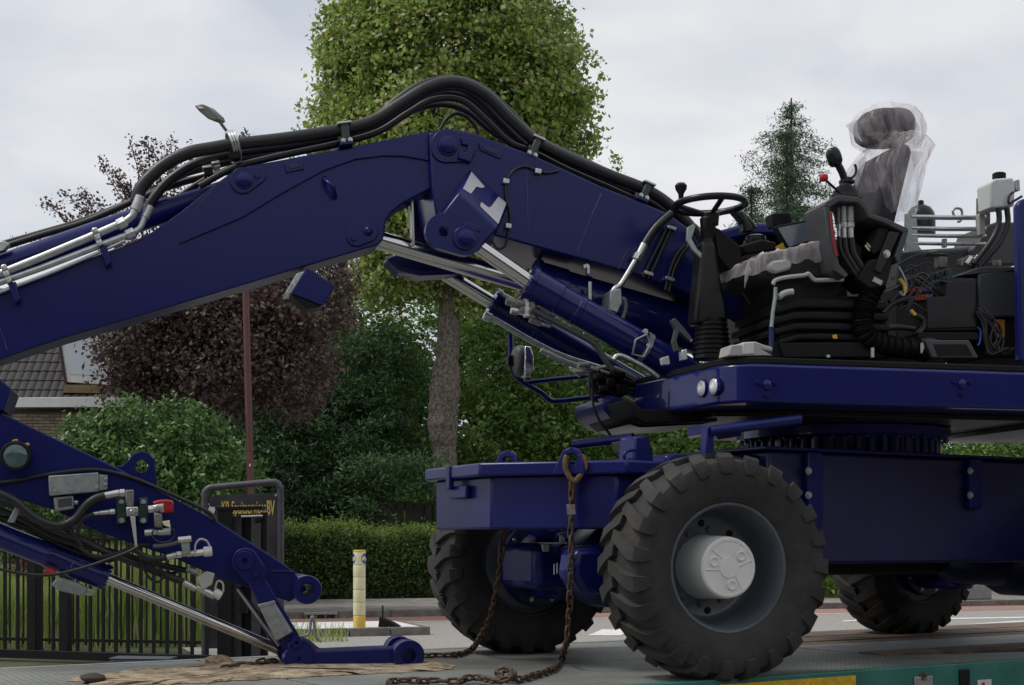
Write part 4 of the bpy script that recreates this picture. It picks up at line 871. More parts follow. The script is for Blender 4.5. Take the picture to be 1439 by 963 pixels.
# --- upper frame
ppl = [(-1.40, -.17), (-1.28, -1.04), (-1.265, -1.10), (-1.20, -1.19), (-1.14, -1.225), (-1.07, -1.24), (1.9, -1.24), (1.9, 1.2), (-.55, 1.2), (-.55, -.17)]
up = extr('upper_frame', [UF.p(u_, v_, zp0) for u_, v_ in ppl], Z*(zp1-zp0), 'blue_gloss', E, .016, seg=3)
fl_ = extr('floor_mat', [UF.p(max(-1.385, u_*.985), max(-1.215, v_*.985), zp1+.001) for u_, v_ in ppl], Z*.035, 'black', up, .006)
extr('belly_plate', [UF.p(u_, v_, zp0-.03) for u_, v_ in ((-1.25, -.2), (-1.15, -.75), (-.75, -.9), (.8, -.9), (.8, .95), (-.5, .95), (-.5, -.2))], Z*.028, 'black_gloss', up, .004)
extr('belly_tray', [UF.p(u_, v_, zp0-.055) for u_, v_ in ((.82, -1.0), (1.85, -1.0), (1.85, .3), (.82, .3))], Z*.03, 'bare', up, .004)
for i in range(5): bolt(up, UF.p(.95+.16*i, -1.003, zp0-.04), -UF.v, .014, 'black')
for x, y in ((1078, 541), (1352, 540)):
    p = UF.px(x, y, -1.243); lathe('access_plug', p, -UF.v, [(0, .026), (.006, .024), (.010, .018), (.010, 0)], 'blue_gloss', up, 22)
    for dx in (-.045, .045): bolt(up, p+UF.u*dx+Z*.012, -UF.v, .013, 'blue_gloss')
    bolt(up, p-Z*.05, -UF.v, .015, 'blue_gloss')
# head lamps in the front face
fa0, fb0 = UF.p(-1.28, -1.04, 0), UF.p(-1.40, -.17, 0); ft = (fb0-fa0).normalized(); fu = V((ft.y, -ft.x, 0)) if V((ft.y, -ft.x, 0)).dot(UF.u) < 0 else V((-ft.y, ft.x, 0))
def onfront(x, y, off=0):
    k = V(((x-CX)/F, 1, 0)); return at(x, y, (fa0.dot(fu)+off)/k.dot(fu))
for x, y in ((987, 546), (1004, 543.5)):
    p = onfront(x, y, .004)
    hl_ = lathe('head_lamp', p, fu, [(-.01, .047), (.006, .047), (.009, .044), (.005, .0435)], 'blue', up, 26, caps=False); lathe('lens', p+fu*.006, fu, [(0, .0435), (.007, .037), (.012, .018), (.013, 0)], 'lens_clear', hl_, 26)
# --- booms.  lateral positions (m) in the upper frame's axes
BN, BF_ = -.36, .16
arm = prism('front_boom', UF, [(640, 186), (600, 185), (470, 211), (350, 233), (329, 240), (303, 258), (255, 297), (215, 325), (190, 339), (100, 371), (0, 407), (-150, 460), (-150, 552), (0, 505), (90, 475), (200, 443), (330, 404), (440, 371), (515, 349), (530, 345), (538, 337), (541, 327), (541, 313), (549, 300), (566, 286), (600, 268), (640, 250)], BN+.05, BN+.30, 'blue', E, .008)
arm['label'] = 'upper boom section with reinforcement plate and pin covers'
prism('overlay_plate', UF, [(252, 343), (262, 316), (283, 281), (304, 259), (330, 242), (470, 213), (602, 187), (603, 226), (570, 220), (540, 219), (500, 224), (455, 240), (400, 270), (340, 306)], BN+.036, BN+.0485, 'blue', arm, .004)
boom = prism('main_boom', UF, [(603, 187), (618, 182), (648, 183), (668, 188), (750, 218), (846, 262), (936, 298), (1000, 343), (1055, 388), (1088, 420), (1098, 448), (1090, 470), (1072, 476), (959, 409), (879, 381), (790, 357), (688, 329), (640, 330), (619, 312), (612, 300), (607, 262)], BN, BF_, 'blue', E, .010)
boom['label'] = 'main boom section from the platform up to the knuckle'
def pinplate(pts, pin, rp, parent, v, bolt_=None):
    o_ = prism('pin_cover', UF, pts, v-.014, v-.001, 'blue', parent, .004)
    c = UF.px(*pin, v-.014); k = c.y/F; lathe('pin', c, -UF.v, [(0, rp*1.35*k), (.008, rp*1.3*k), (.012, rp*k), (.028, rp*.95*k), (.034, rp*.6*k), (.034, 0)], 'blue', parent, 24)
    if bolt_: bolt(parent, UF.px(*bolt_, v-.014), -UF.v, 4*k, 'blue')
def oval(x0, y0, r0, x1, y1, r1, n=14):
    a = math.atan2(y1-y0, x1-x0); out_ = []
    for i in range(n): t_ = a+math.pi/2+math.pi*i/(n-1); out_.append((x0+r0*math.cos(t_), y0+r0*math.sin(t_)))
    for i in range(n): t_ = a-math.pi/2+math.pi*i/(n-1); out_.append((x1+r1*math.cos(t_), y1+r1*math.sin(t_)))
    return out_
pinplate(oval(342, 253, 19, 361, 246, 13), (343, 254), 9, arm, BN+.036, (361, 247))
pinplate(oval(502, 331, 15, 516, 325, 16), (517, 325), 5, arm, BN+.05, (497, 335))
pinplate(oval(629, 205, 24, 650, 208, 20), (629, 205), 11, boom, BN)
prism('pin_keeper', UF, [(648, 192), (668, 195), (663, 228), (644, 222), (646, 212), (655, 215), (658, 204), (650, 203)], BN-.035, BN-.013, 'blue', boom, .004)
for pts, par, v_ in ((((400, 228), (426, 223), (427, 238), (402, 243)), arm, BN+.036), (((672, 199), (707, 212), (704, 224), (675, 211)), boom, BN)):
    o_ = prism('cable_plate', UF, pts, v_-.010, v_-.001, 'blue', par, .004); c = [sum(p[i] for p in pts)/4 for i in (0, 1)]
    prism('slot', UF, [(c[0]+(x-c[0])*.55, c[1]+(y-c[1])*.45) for x, y in pts], v_-.014, v_-.0095, 'blue_dull_shade', par, .002)
ptube('lifting_loop', UF, [(456, 250), (458, 254), (463, 258), (468, 264), (470, 273), (471, 277)], [BN+.045, BN+.01, BN-.02, BN-.02, BN+.01, BN+.045], 3.4, 'blue', arm)
# welds as low ridges
for par, pp, v_ in ((boom, [(739, 226), (741, 270), (742, 322)], BN), (boom, [(845, 272), (828, 312), (811, 356)], BN), (arm, [(0, 462), (6, 478), (10, 492)], BN+.05), (boom, [(884, 350), (876, 362), (869, 378)], BN)):
    ptube('weld_bead', UF, pp, v_-.001, .75, 'weld_highlight', par, 6)
# dark gap inside the knuckle with the far cheek plate
prism('far_cheek', UF, [(576, 275), (612, 262), (640, 262), (640, 352), (582, 350), (577, 320)], BF_-.06, BF_+.0, 'blue_dull_shade', boom, .006)
prism('inner_web', UF, [(578, 278), (581, 278), (583, 345), (579, 345)], BN+.12, BN+.16, 'bare', boom, .001)
# side bracket for the lift cylinder
def q8(a, b_, c, d_, v0, v1):
    return [UF.px(*a, v0), UF.px(*b_, v0), UF.px(*c, v1), UF.px(*d_, v1)]
it0, it1 = UF.px(661, 236, BN+.01), UF.px(715, 286, BN+.01); ot0, ot1 = UF.px(645, 271, BN-.21), UF.px(699, 322, BN-.21)
ob0, ob1 = UF.px(617, 306, BN-.21), UF.px(668, 356, BN-.21); ib0, ib1 = UF.px(626, 300, BN+.01), UF.px(690, 348, BN+.01)
br = ob('cylinder_bracket', [it0, it1, ot1, ot0, ob1, ob0, ib1, ib0], [(0, 1, 2, 3), (3, 2, 4, 5), (5, 4, 6, 7), (7, 6, 1, 0), (0, 3, 5, 7), (1, 6, 4, 2)], 'blue', boom, .012)
def onface(s, t_): return it0.lerp(it1, s).lerp(ot0.lerp(ot1, s), t_)
nf_ = (it1-it0).cross(ot0-it0).normalized()
if nf_.z < 0: nf_ = -nf_
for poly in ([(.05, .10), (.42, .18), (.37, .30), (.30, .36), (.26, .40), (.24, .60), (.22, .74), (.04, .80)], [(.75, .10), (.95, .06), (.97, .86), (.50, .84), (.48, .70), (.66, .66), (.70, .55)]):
    extr('pale_reflection', [onface(s, t_)+nf_*.001 for s, t_ in poly], nf_*.0025, 'silver_reflection', br, .0)  # thin pale plates paint a sky reflection onto the bracket top
# S shaped gap left between the two reflection plates
lug = prism('cylinder_lug', UF, oval(623, 325, 25, 654, 334, 25), BN-.255, BN-.205, 'blue', boom, .008, holes=[(624, 325, 7.5)])
pinplate(oval(654, 334, 17, 657, 333, 16), (655, 335), 9.5, boom, BN-.255)
prism('cylinder_lug', UF, oval(628, 322, 25, 660, 331, 25), BN-.05, BN-.0, 'blue', boom, .008)
prism('pin_keeper', UF, [(654, 312), (676, 318), (674, 326), (652, 319)], BN-.27, BN-.256, 'blue', boom, .003)
# --- cylinders
def cylinder(name, x0, y0, x1, y1, x2, y2, v, rr, rb_, collar=True, label=None, over=.35):
    a, b_, c = UF.px(x0, y0, v), UF.px(x1, y1, v), UF.px(x2, y2, v); k = b_.y/F; dn = (c-b_).normalized()
    cy = lathe(name, b_, dn, [(0, rb_*k*.8), (.004, rb_*k*1.08), (.03, rb_*k*1.08), (.034, rb_*k*1.0), (.19, rb_*k*1.0), (.195, rb_*k*.94), (.30, rb_*k*.94), (.304, rb_*k*.98), (.33, rb_*k*.98), (.334, rb_*k*.94), ((c-b_).length, rb_*k*.94)], 'blue_gloss', E, 40)
    if label: cy['label'] = label
    rod('piston_rod', a, b_+dn*.05, rr*k, 'chrome', cy, 28, .02)
    if collar:
        x, y = basis(dn)
        for i in range(10): a_ = 2*math.pi*i/10; bolt(cy, b_+dn*.004+x*(rb_*k*.92*math.cos(a_))+y*(rb_*k*.92*math.sin(a_)), -dn, .008, 'blue')
    lathe('rod_eye', a-UF.v*.05, UF.v, [(0, rr*k*1.7), (.1, rr*k*1.7)], 'blue', cy, 20)
    return cy
c1 = cylinder('lift_cylinder', 655, 335, 741, 396, 985, 535, BN-.13, 11.2, 23.5, label='lift cylinder on the operator side, lowest barrel over the platform')
c2 = cylinder('lift_cylinder', 600, 370, 690, 425, 930, 565, BF_+.16, 10, 21, label='lift cylinder on the far side of the boom')
c3 = cylinder('adjusting_cylinder', 506, 330, 745, 400, 990, 470, BN+.24, 13, 35, False, 'large adjusting cylinder beneath the main boom')
prism('rod_end_housing', UF, [(542, 362), (575, 352), (640, 362), (668, 378), (640, 385), (590, 387), (560, 380)], BF_-.02, BF_+.18, 'blue', boom, .02)
ca_, cb2 = UF.px(741, 396, BN-.13), UF.px(985, 535, BN-.13); cdn = (cb2-ca_).normalized(); cl0 = UF.px(905, 489, BN-.13); rr0 = 23.5*.94*ca_.y/F
lathe('clamp_band', cl0-cdn*.012, cdn, [(0, rr0), (.0, rr0+.006), (.028, rr0+.006), (.028, rr0)], 'galv', c1, 36, caps=False)
ptube('clamp_frame', UF, [(893, 478), (909, 470), (914, 484), (904, 502), (889, 498), (893, 478)], BN-.24, 1.9, 'galv', c1, 6, smooth=False)
for x, y in ((907, 466), (912, 486)): bolt(c1, UF.px(x, y, BN-.235), -UF.v, .012)
# valve fittings on lift cylinder
for a, b_, r_, n_, mm in (((711, 423), (724, 426), 6, 6, 'cast'), ((723, 425), (736, 428), 7.5, 14, 'cast'), ((737, 420), (741, 446), 6.5, 6, 'zinc'), ((748, 424), (750, 448), 5.5, 12, 'cast'), ((726, 437), (744, 441), 4.5, 6, 'zinc'), ((718, 436), (728, 438), 5.5, 12, 'zinc'), ((744, 449), (760, 455), 4.5, 6, 'cast'), ((758, 454), (774, 458), 3, 10, 'zinc')):
    rod('valve_fitting', UF.px(*a, BN-.13), UF.px(*b_, BN-.13), r_*7.9/F, mm, c1, n_)
prism('valve_block', UF, [(731, 425), (745, 428), (744, 441), (730, 438)], BN-.15, BN-.07, 'cast', c1, .005)
ptube('pipe', UF, [(748, 436), (790, 458), (830, 480), (842, 492), (852, 508), (862, 520)], BN-.16, 4.2, 'grey_pl', c1)
ptube('pipe', UF, [(686, 446), (700, 452), (745, 478), (790, 500), (840, 516), (870, 525)], BF_+.02, 4.0, 'zinc', c2)
rod('plug', UF.px(680, 443, BF_+.02), UF.px(690, 448, BF_+.02), .028, 'zinc', c2, 14)
ptube('pipe', UF, [(862, 506), (868, 500), (880, 503), (905, 516), (925, 530)], BN-.22, 4, 'zinc', c1)
prism('bracket', UF, [(806, 522), (835, 512), (838, 520), (815, 530)], BF_-.1, BF_-.07, 'galv', c2, .003)
# --- hoses over the top, held by clamps
hoses = [
 ([(192, 283), (196, 268), (208, 252), (232, 231), (265, 215), (300, 208), (330, 203), (400, 195), (470, 184), (520, 172), (560, 148), (600, 124), (640, 116), (680, 132), (718, 168), (752, 198), (800, 223), (860, 248), (910, 268), (945, 292), (975, 325), (992, 352)], -.30, 8.6),
 ([(207, 300), (214, 282), (240, 252), (280, 228), (330, 216), (400, 206), (470, 194), (520, 182), (560, 156), (600, 130), (640, 122), (672, 138), (705, 172), (742, 205), (800, 232), (860, 258), (905, 279), (938, 300)], -.16, 6.4),
 ([(206, 298), (222, 270), (252, 246), (300, 232), (335, 224), (400, 212), (470, 202), (520, 176), (552, 146), (592, 120), (636, 112), (676, 124), (716, 158), (756, 196), (830, 232), (905, 268), (950, 300), (1005, 345)], -.02, 6.2),
 ([(280, 262), (330, 236), (400, 218), (470, 203), (530, 186), (572, 160), (610, 140), (650, 142), (684, 170), (716, 200), (748, 214), (800, 240), (860, 266), (905, 286)], -.24, 4.6),
 ([(232, 290), (290, 252), (340, 232), (400, 217), (470, 200), (520, 182), (560, 152), (602, 134), (642, 132), (676, 150), (708, 186), (745, 212), (830, 250), (905, 283)], -.08, 4.4),
 ([(470, 206), (540, 180), (580, 156), (620, 147), (655, 156), (690, 184), (728, 208), (790, 236), (850, 262), (900, 284)], .04, 4.4),
 ([(470, 190), (520, 170), (566, 138), (606, 118), (650, 117), (690, 140), (728, 180), (760, 204), (830, 240), (905, 272), (960, 312), (1010, 352), (1040, 392)], .10, 5.4),
]
for pp, v_, r_ in hoses: ptube('hydraulic_hose', UF, pp, v_, r_, 'rubber_hose', E, 12, 7)
ptube('hydraulic_hose', UF, [(-10, 352), (60, 330), (120, 312), (190, 282), (240, 262), (290, 248), (330, 240)], .02, 4.6, 'rubber_hose', E, 10)
ptube('hydraulic_hose', UF, [(-10, 346), (60, 326), (120, 308), (200, 276), (250, 256), (300, 246), (340, 236)], .09, 3.6, 'rubber_hose', E, 10)
ptube('cable', UF, [(619, 182), (627, 168), (640, 160), (655, 164), (668, 178), (672, 190)], -.12, 2.6, 'rubber_hose', E, 8)
# clamps
def hclamp(x, y, w, h, v0, v1, tilt, par=arm):
    c = (x, y); ca, sa = math.cos(tilt), math.sin(tilt)
    def rp2(dx, dy): return (x+dx*ca-dy*sa, y+dx*sa+dy*ca)
    cl = prism('hose_clamp', UF, [rp2(-w/2, -h/2), rp2(w/2, -h/2), rp2(w/2, h/2), rp2(-w/2, h/2)], v0, v1, 'grey_pl', par, .006)
    prism('clamp_plate', UF, [rp2(-w*.9, -h/2-3), rp2(w*.9, -h/2-3), rp2(w*.9, -h/2), rp2(-w*.9, -h/2)], v0-.01, v1, 'zinc', cl, .003)
    prism('clamp_foot', UF, [rp2(-w*.8, h/2), rp2(w*.8, h/2), rp2(w*.9, h/2+4), rp2(-w*.9, h/2+4)], v0-.01, v1, 'blue', cl, .003)
    for dx in (-.5, .5): bolt(cl, UF.px(*rp2(dx*w*.9, h/2-2), v0-.004), -UF.v, .010)
    return cl
hclamp(486, 186, 11, 26, -.35, .16, -.12); hclamp(753, 206, 10, 26, -.35, .16, .42, boom); hclamp(909, 268, 10, 22, -.35, .16, .42, boom)
hx = (UF.px(340, 200, -.3)-UF.px(318, 205, -.3)).normalized()
for dx in (-.014, 0, .014):
    hcn = UF.px(328, 207, -.22)+hx*dx; xx_, yy_ = UF.v, hx.cross(UF.v).normalized()
    tube('clamp_strap', [hcn+xx_*(.125*math.cos(2*math.pi*i/24))+yy_*(.078*math.sin(2*math.pi*i/24)) for i in range(25)], .0085, 'zinc', arm, 6, 1)
cl = rod('clamp_bolt', UF.px(322, 193, -.27), UF.px(333, 191, -.27), .012, 'zinc', arm, 6); prism('hose_clamp', UF, [(319, 193), (334, 193), (338, 222), (324, 224)], -.325, -.26, 'black', arm, .006)
for (x0, y0, x1, y1, mm) in ((284, 232, 297, 237, 'zinc'), (297, 226, 308, 231, 'zinc'), (287, 237, 299, 247, 'black'), (291, 247, 304, 252, 'zinc'), (300, 231, 309, 236, 'galv')): prism('pipe_bracket', UF, [(x0, y0+2), (x1, y0-1), (x1+1, y1-2), (x0+1, y1)], -.24, -.16, mm, arm, .003)
# --- stick cylinder and steel pipes on the front boom
sc_ = UF.px(-150, 428, -.10); sc2 = UF.px(312, 268, -.10)
stc = lathe('stick_cylinder', sc_, (sc2-sc_).normalized(), [(0, .066), ((sc2-sc_).length-.3, .066), ((sc2-sc_).length-.28, .058), ((sc2-sc_).length, .05)], 'blue', E, 36)
ptube('steel_pipe', UF, [(-150, 440), (0, 385), (60, 361), (120, 336), (166, 316)], -.33, 5.6, 'zinc', arm, 14, smooth=False)
ptube('steel_pipe', UF, [(-150, 455), (0, 397), (60, 376), (120, 353), (180, 330)], -.33, 4.6, 'zinc', arm, 14, smooth=False)
ptube('steel_pipe', UF, [(-150, 470), (0, 411), (60, 388), (90, 376), (150, 350), (176, 338)], -.335, 2.4, 'zinc', arm, 10)
ptube('steel_pipe', UF, [(168, 315), (178, 310), (186, 303), (190, 293), (193, 282)], -.33, 5.0, 'zinc', arm, 14)
ptube('steel_pipe', UF, [(181, 329), (191, 325), (198, 319), (203, 308), (209, 294)], -.33, 4.2, 'zinc', arm, 14)
ptube('steel_pipe', UF, [(170, 335), (185, 333), (193, 326), (199, 314), (204, 300)], -.31, 2.8, 'zinc', arm, 10)
for a, b_, r_ in (((165, 317), (177, 311), 7.4), ((177, 331), (189, 326), 6.6)): rod('pipe_nut', UF.px(*a, -.33), UF.px(*b_, -.33), r_*8/F, 'zinc', arm, 6)
for a, b_, r_ in (((190, 296), (198, 276), 6.8), ((204, 306), (212, 290), 5.4)): rod('ferrule', UF.px(*a, -.33), UF.px(*b_, -.33), r_*8/F, 'zinc', arm, 18)
for (x, y) in ((137, 333), (9, 385)):
    [prism('pipe_clamp', UF, [(x-9+a_, y-12+b_), (x-1+a_, y-15+b_), (x+2+a_, y-6+b_), (x-6+a_, y-3+b_)], -.385, -.30, 'zinc', arm, .008) for a_, b_ in ((0, 0), (3.2, 8.5), (6.4, 17))]
    prism('pipe_bracket', UF, [(x+2, y+14), (x+13, y+10), (x+16, y+24), (x+20, y+36), (x+12, y+42), (x+8, y+30)], -.37, -.305, 'blue', arm, .006)
# fittings lower left of the main boom
prism('hose_fitting', UF, [(-8, 340), (6, 338), (14, 343), (6, 352), (-8, 356)], -.2, -.14, 'zinc', arm, .006)
# small cables and clips on the main boom face
ptube('cable', UF, [(786, 240), (770, 243), (755, 240), (738, 234), (722, 240), (712, 255), (711, 275), (716, 295), (717, 312), (714, 328), (710, 345), (700, 350), (692, 340)], BN-.012, 1.8, 'rubber_hose', boom, 8)
for x, y, r_ in ((757, 240, .4), (712, 254, .5), (715, 317, .3)):
    prism('cable_clip', UF, [(x-4, y-4), (x+4.5, y-2.5), (x+4, y+4.5), (x-5, y+3)], BN-.03, BN-.001, 'zinc', boom, .004)
# hoses to the adjusting cylinder
ptube('hydraulic_hose', UF, [(944, 300), (930, 312), (918, 325), (905, 345)], BN-.05, 6, 'rubber_hose', E, 12)
rod('hose_ferrule', UF.px(906, 343, BN-.05), UF.px(897, 361, BN-.05), 6*8/F, 'zinc', boom, 16); rod('hose_nut', UF.px(898, 357, BN-.05), UF.px(893, 366, BN-.05), 7*8/F, 'zinc', boom, 6)
ptube('steel_pipe', UF, [(893, 366), (880, 388), (872, 400), (864, 406), (860, 412)], BN-.05, 4.2, 'zinc', boom, 12)
prism('valve_block', UF, [(858, 408), (873, 405), (875, 425), (868, 440), (856, 436)], BN-.1, BN+.05, 'galv', boom, .006)
ptube('steel_pipe', UF, [(872, 420), (878, 422), (879, 435), (875, 448)], BN-.08, 3, 'midgrey', boom, 10)
for pp in ([(946, 316), (935, 340), (922, 370), (911, 392)], [(938, 318), (928, 340), (914, 368), (904, 390)], [(968, 345), (958, 358), (948, 378), (940, 410)], [(962, 345), (950, 360), (942, 380), (935, 408)]): ptube('hydraulic_hose', UF, pp, BN-.03, 2.8, 'rubber_hose', E, 8)
for x, y in ((944, 320), (912, 384), (942, 392)): prism('cable_clip', UF, [(x-6, y-4.5), (x+7, y), (x+6, y+4.5), (x-7, y)], BN-.055, BN-.001, 'zinc', boom, .003)
ptube('hydraulic_hose', UF, [(975, 318), (1000, 365), (1018, 395), (1040, 412), (1062, 425)], BN-.06, 5, 'rubber_hose', E, 10)
# underside bolt
prism('bracket', UF, [(820, 372), (826, 370), (829, 373), (829, 385), (825, 385), (825, 376), (820, 378)], BN+.02, BN+.05, 'zinc', boom, .002)
rod('stud', UF.px(829, 396, BN+.04), UF.px(829, 422, BN+.04), .012, 'zinc', boom, 8)
# --- work lamp box under the front boom
wb = [UF.px(x, y, v_) for (x, y, v_) in ((431, 376, -.34), (472, 402, -.34), (453, 430, -.34), (409, 412, -.34))]
wlp = extr('work_lamp_box', wb, UF.v*.20, 'blue', arm, .006)
prism('lamp_reflector', UF, [(399, 414), (417, 384), (429, 381), (410, 412)], -.33, -.16, 'lens', wlp, .004)
prism('lamp_shade', UF, [(410, 413), (413, 418), (432, 434), (452, 430.5)], -.33, -.16, 'black', wlp, .004)
# --- stick
SN, SF_ = -.30, .04
stick = prism('stick', UF, [(-150, 470), (-40, 556), (0, 579), (90, 622), (160, 655), (306, 733), (383, 782), (411, 801), (432, 829), (407, 846), (380, 836), (314, 815), (244, 784), (140, 748), (76, 717), (0, 693), (-80, 664), (-150, 610)], SN, SF_, 'blue', E, .008)
stick['label'] = 'stick hanging down towards the deck with hydraulic couplings'
prism('stick_bracket', UF, [(-30, 525), (2, 535), (16, 546), (5, 577), (-30, 572)], SN-.04, SF_+.04, 'blue', stick, .006)
prism('lifting_eye', UF, [(160, 656), (172, 654), (181, 646), (187, 638), (198, 634), (210, 637), (218, 646), (219, 665), (221, 686), (190, 672)], SN+.10, SN+.16, 'blue', stick, .006, holes=[(199, 655, 9)])
def boss(name, x, y, r_, h_, v0, v1, par, mt='blue'):
    c = UF.px(x, y, v0); k = c.y/F; n = 28; L_ = v1-v0
    return lathe(name, c, UF.v, [(0, h_*k), (.004, h_*k*1.12), (.0, h_*k*1.25), (0, (r_-1)*k), (.008, r_*k), (L_-.008, r_*k), (L_, (r_-1)*k), (L_, h_*k), (0.001, h_*k)], mt, par, n, caps=False)
boss('pin_boss', 432, 829, 20.5, 8.5, SN-.06, SF_+.06, stick)
ptube('weld_bead', UF, [(381, 803), (400, 803), (418, 805)], SN-.003, 1.2, 'blue', stick, 6)
ptube('hose', UF, [(-20, 680), (20, 676), (60, 668), (110, 661), (145, 661), (190, 673), (230, 690), (270, 708), (296, 722), (304, 734)], SN-.015, 2.7, 'rubber_hose', stick, 8)
# lamp on the stick
lc = UF.px(22, 641, SN-.10); ld = (-UF.v+UF.u*-.05).normalized()
lm_ = lathe('work_lamp', lc, ld, [(-.085, .05), (-.06, .068), (0, .074), (.012, .074), (.016, .066), (.008, .062)], 'black', stick, 30, caps=False)
lathe('lens', lc+ld*.007, ld, [(0, .062), (.008, .05), (.013, .025), (.014, 0)], 'lens_green', lm_, 30)
prism('lamp_body', UF, [(8, 636), (12, 622), (22, 618), (38, 624), (41, 640), (36, 655), (10, 650)], SN-.10, SN-.0, 'black', lm_, .015)
for x, y in ((21, 618), (37, 623)): rod('knob', UF.px(x, y, SN-.07), UF.px(x+1, y+4, SN-.07), .014, 'yellow', lm_, 10)
prism('maker_mark', UF, [(24, 626.5), (34, 629.5), (34, 631), (24, 628)], SN-.103, SN-.099, 'yellow', lm_, 0)
# galvanised boxes and couplings on the stick
gb_ = prism('cover_box', UF, [(68, 669), (138, 664), (139, 691), (69, 697)], SN-.10, SN, 'galv', stick, .004)
prism('cover_box', UF, [(139, 667), (151, 668), (151, 688), (139, 690)], SN-.07, SN, 'galv', stick, .003)
for x, y in ((77, 693), (136, 688)): bolt(gb_, UF.px(x, y-3, SN-.10), -UF.v, .009)
for y in (673, 681): rod('terminal', UF.px(146, y, SN-.075), UF.px(151, y, SN-.075), .005, 'lightgrey', gb_, 8)
pb_ = prism('plug_socket', UF, [(75, 699), (103, 696), (104, 715), (77, 719)], SN-.08, SN, 'galv', stick, .006); prism('socket_face', UF, [(81, 702), (101, 699.5), (101, 711), (82, 714)], SN-.083, SN-.078, 'grey_pl', pb_, .003)
rod('gland', UF.px(104, 706, SN-.05), UF.px(110, 706, SN-.05), .014, 'zinc', pb_, 12)
for x0, x1 in ((164, 178), (195, 208)):
    cb_ = prism('pipe_clamp', UF, [(x0, 700), (x1, 699), (x1, 735), (x0, 736)], SN-.11, SN, 'green_pl', stick, .004)
    for yy in (709, 718, 727): prism('rib', UF, [(x0-.5, yy-1), (x1+.5, yy-1.5), (x1+.5, yy), (x0-.5, yy+.5)], SN-.114, SN-.108, 'green_pl', cb_, .0)
    for y in (705.5, 731.5): bolt(cb_, UF.px((x0+x1)/2, y, SN-.11), -UF.v, .011)
def fit(name, a, b_, r_, v_, mt='zinc', n=14, par=None): return rod(name, UF.px(*a, v_), UF.px(*b_, v_), r_*7.6/F, mt, par or stick, n)
vv0 = SN-.13
fit('hose_ferrule', (147, 697), (168, 693), 5, vv0); fit('hose_nut', (168, 693), (176, 692.5), 5.6, vv0, 'zinc', 6)
prism('elbow', UF, [(176, 689), (188, 688), (188, 714), (179, 714), (176, 702)], vv0-.03, vv0+.03, 'cast', stick, .006)
ptube('hydraulic_hose', UF, [(-10, 690), (20, 704), (50, 728), (80, 739), (104, 731), (122, 710), (135, 701), (148, 697)], vv0, 6.2, 'rubber_hose', stick, 12)
fit('hose_ferrule', (131, 722), (140, 721), 2.6, vv0); fit('hose_ferrule', (140, 721), (154, 719.5), 3.2, vv0); fit('hose_nut', (154, 719.5), (162, 719), 3.8, vv0, 'zinc', 6)
ptube('hydraulic_hose', UF, [(108, 745), (110, 738), (118, 728), (132, 722)], vv0, 3.2, 'rubber_hose', stick, 10)
vb = prism('ball_valve', UF, [(177, 713), (194, 712), (195, 725), (178, 726)], vv0-.035, vv0+.03, 'zinc', stick, .006)
rod('valve_stem', UF.px(186, 720, vv0-.06), UF.px(186, 720, vv0-.03), .014, 'zinc', vb, 12)
prism('valve_lever', UF, [(183, 726), (190, 725), (193, 768), (190, 769.5), (187, 750)], vv0-.06, vv0-.052, 'lightgrey', vb, .002)
fit('coupling', (208, 716), (218, 715), 5.5, vv0, 'zinc', 6); fit('coupling', (217, 716), (224, 713), 6.5, vv0); fit('coupling', (223, 714), (231, 713), 7.5, vv0, 'zinc', 6)
fit('dust_cap', (230, 713), (244, 712), 8.5, vv0, 'red'); ptube('cap_strap', UF, [(216, 708), (222, 706), (232, 705), (242, 706)], vv0-.045, 2.8, 'red', stick, 8)
prism('tee_block', UF, [(216, 720), (228, 722), (229, 742), (217, 741)], vv0-.04, vv0+.02, 'cast', stick, .008)
fit('coupling', (203, 749), (214, 748), 4.8, vv0, 'zinc'); fit('coupling', (213, 748), (222, 748), 4, vv0, 'zinc', 6); fit('coupling', (222, 748), (240, 747), 5.2, vv0, 'zinc')
ptube('loop_cable', UF, [(217, 742), (214, 752), (220, 760), (232, 762), (243, 757), (246, 748), (241, 742)], vv0-.05, 1.2, 'rubber_hose', stick, 6)
prism('tag_plug', UF, [(228, 733), (238, 731), (240, 742), (230, 738)], vv0-.06, vv0-.045, 'bollard_film', stick, .002)
ptube('hydraulic_hose', UF, [(186, 770), (205, 783), (222, 785), (236, 783)], vv0, 4.6, 'rubber_hose', stick, 10)
fit('hose_ferrule', (234, 783.5), (248, 780), 4.5, vv0); fit('coupling', (248, 780), (256, 779), 5, vv0, 'zinc', 6); fit('coupling', (256, 779), (262, 778), 4, vv0)
prism('block', UF, [(253, 756), (266, 754), (268, 778), (257, 780)], vv0-.03, vv0+.03, 'galv', stick, .005); fit('block_nut', (250, 759), (269, 757), 4.5, vv0-.03, 'zinc', 6)
fit('coupling', (262, 779), (274, 777.5), 4, vv0, 'zinc'); fit('coupling', (272, 778), (287, 776), 4.8, vv0, 'zinc', 6); fit('dust_cap', (286, 776), (298, 774.5), 7, vv0, 'white_pl')
ptube('cap_strap', UF, [(274, 774), (275, 765), (281, 758), (290, 760), (295, 768)], vv0-.02, 1.4, 'lightgrey', stick, 6)
ptube('hydraulic_hose', UF, [(215, 768), (235, 766), (252, 762)], vv0+.02, 3, 'midgrey', stick, 8)
fit('hose_ferrule', (258, 818), (275, 828), 4.5, vv0+.05); prism('block', UF, [(277, 812), (291, 803), (302, 806), (298, 822), (284, 830)], vv0+.02, vv0+.08, 'lightgrey', stick, .005)
fit('coupling', (276, 825), (302, 838), 5.5, vv0+.05, 'zinc'); fit('dust_cap', (300, 832), (311, 838), 7, vv0+.05, 'white_pl'); ptube('cap_strap', UF, [(302, 828), (306, 817), (313, 820), (314, 832)], vv0+.03, 1.4, 'lightgrey', stick, 6)
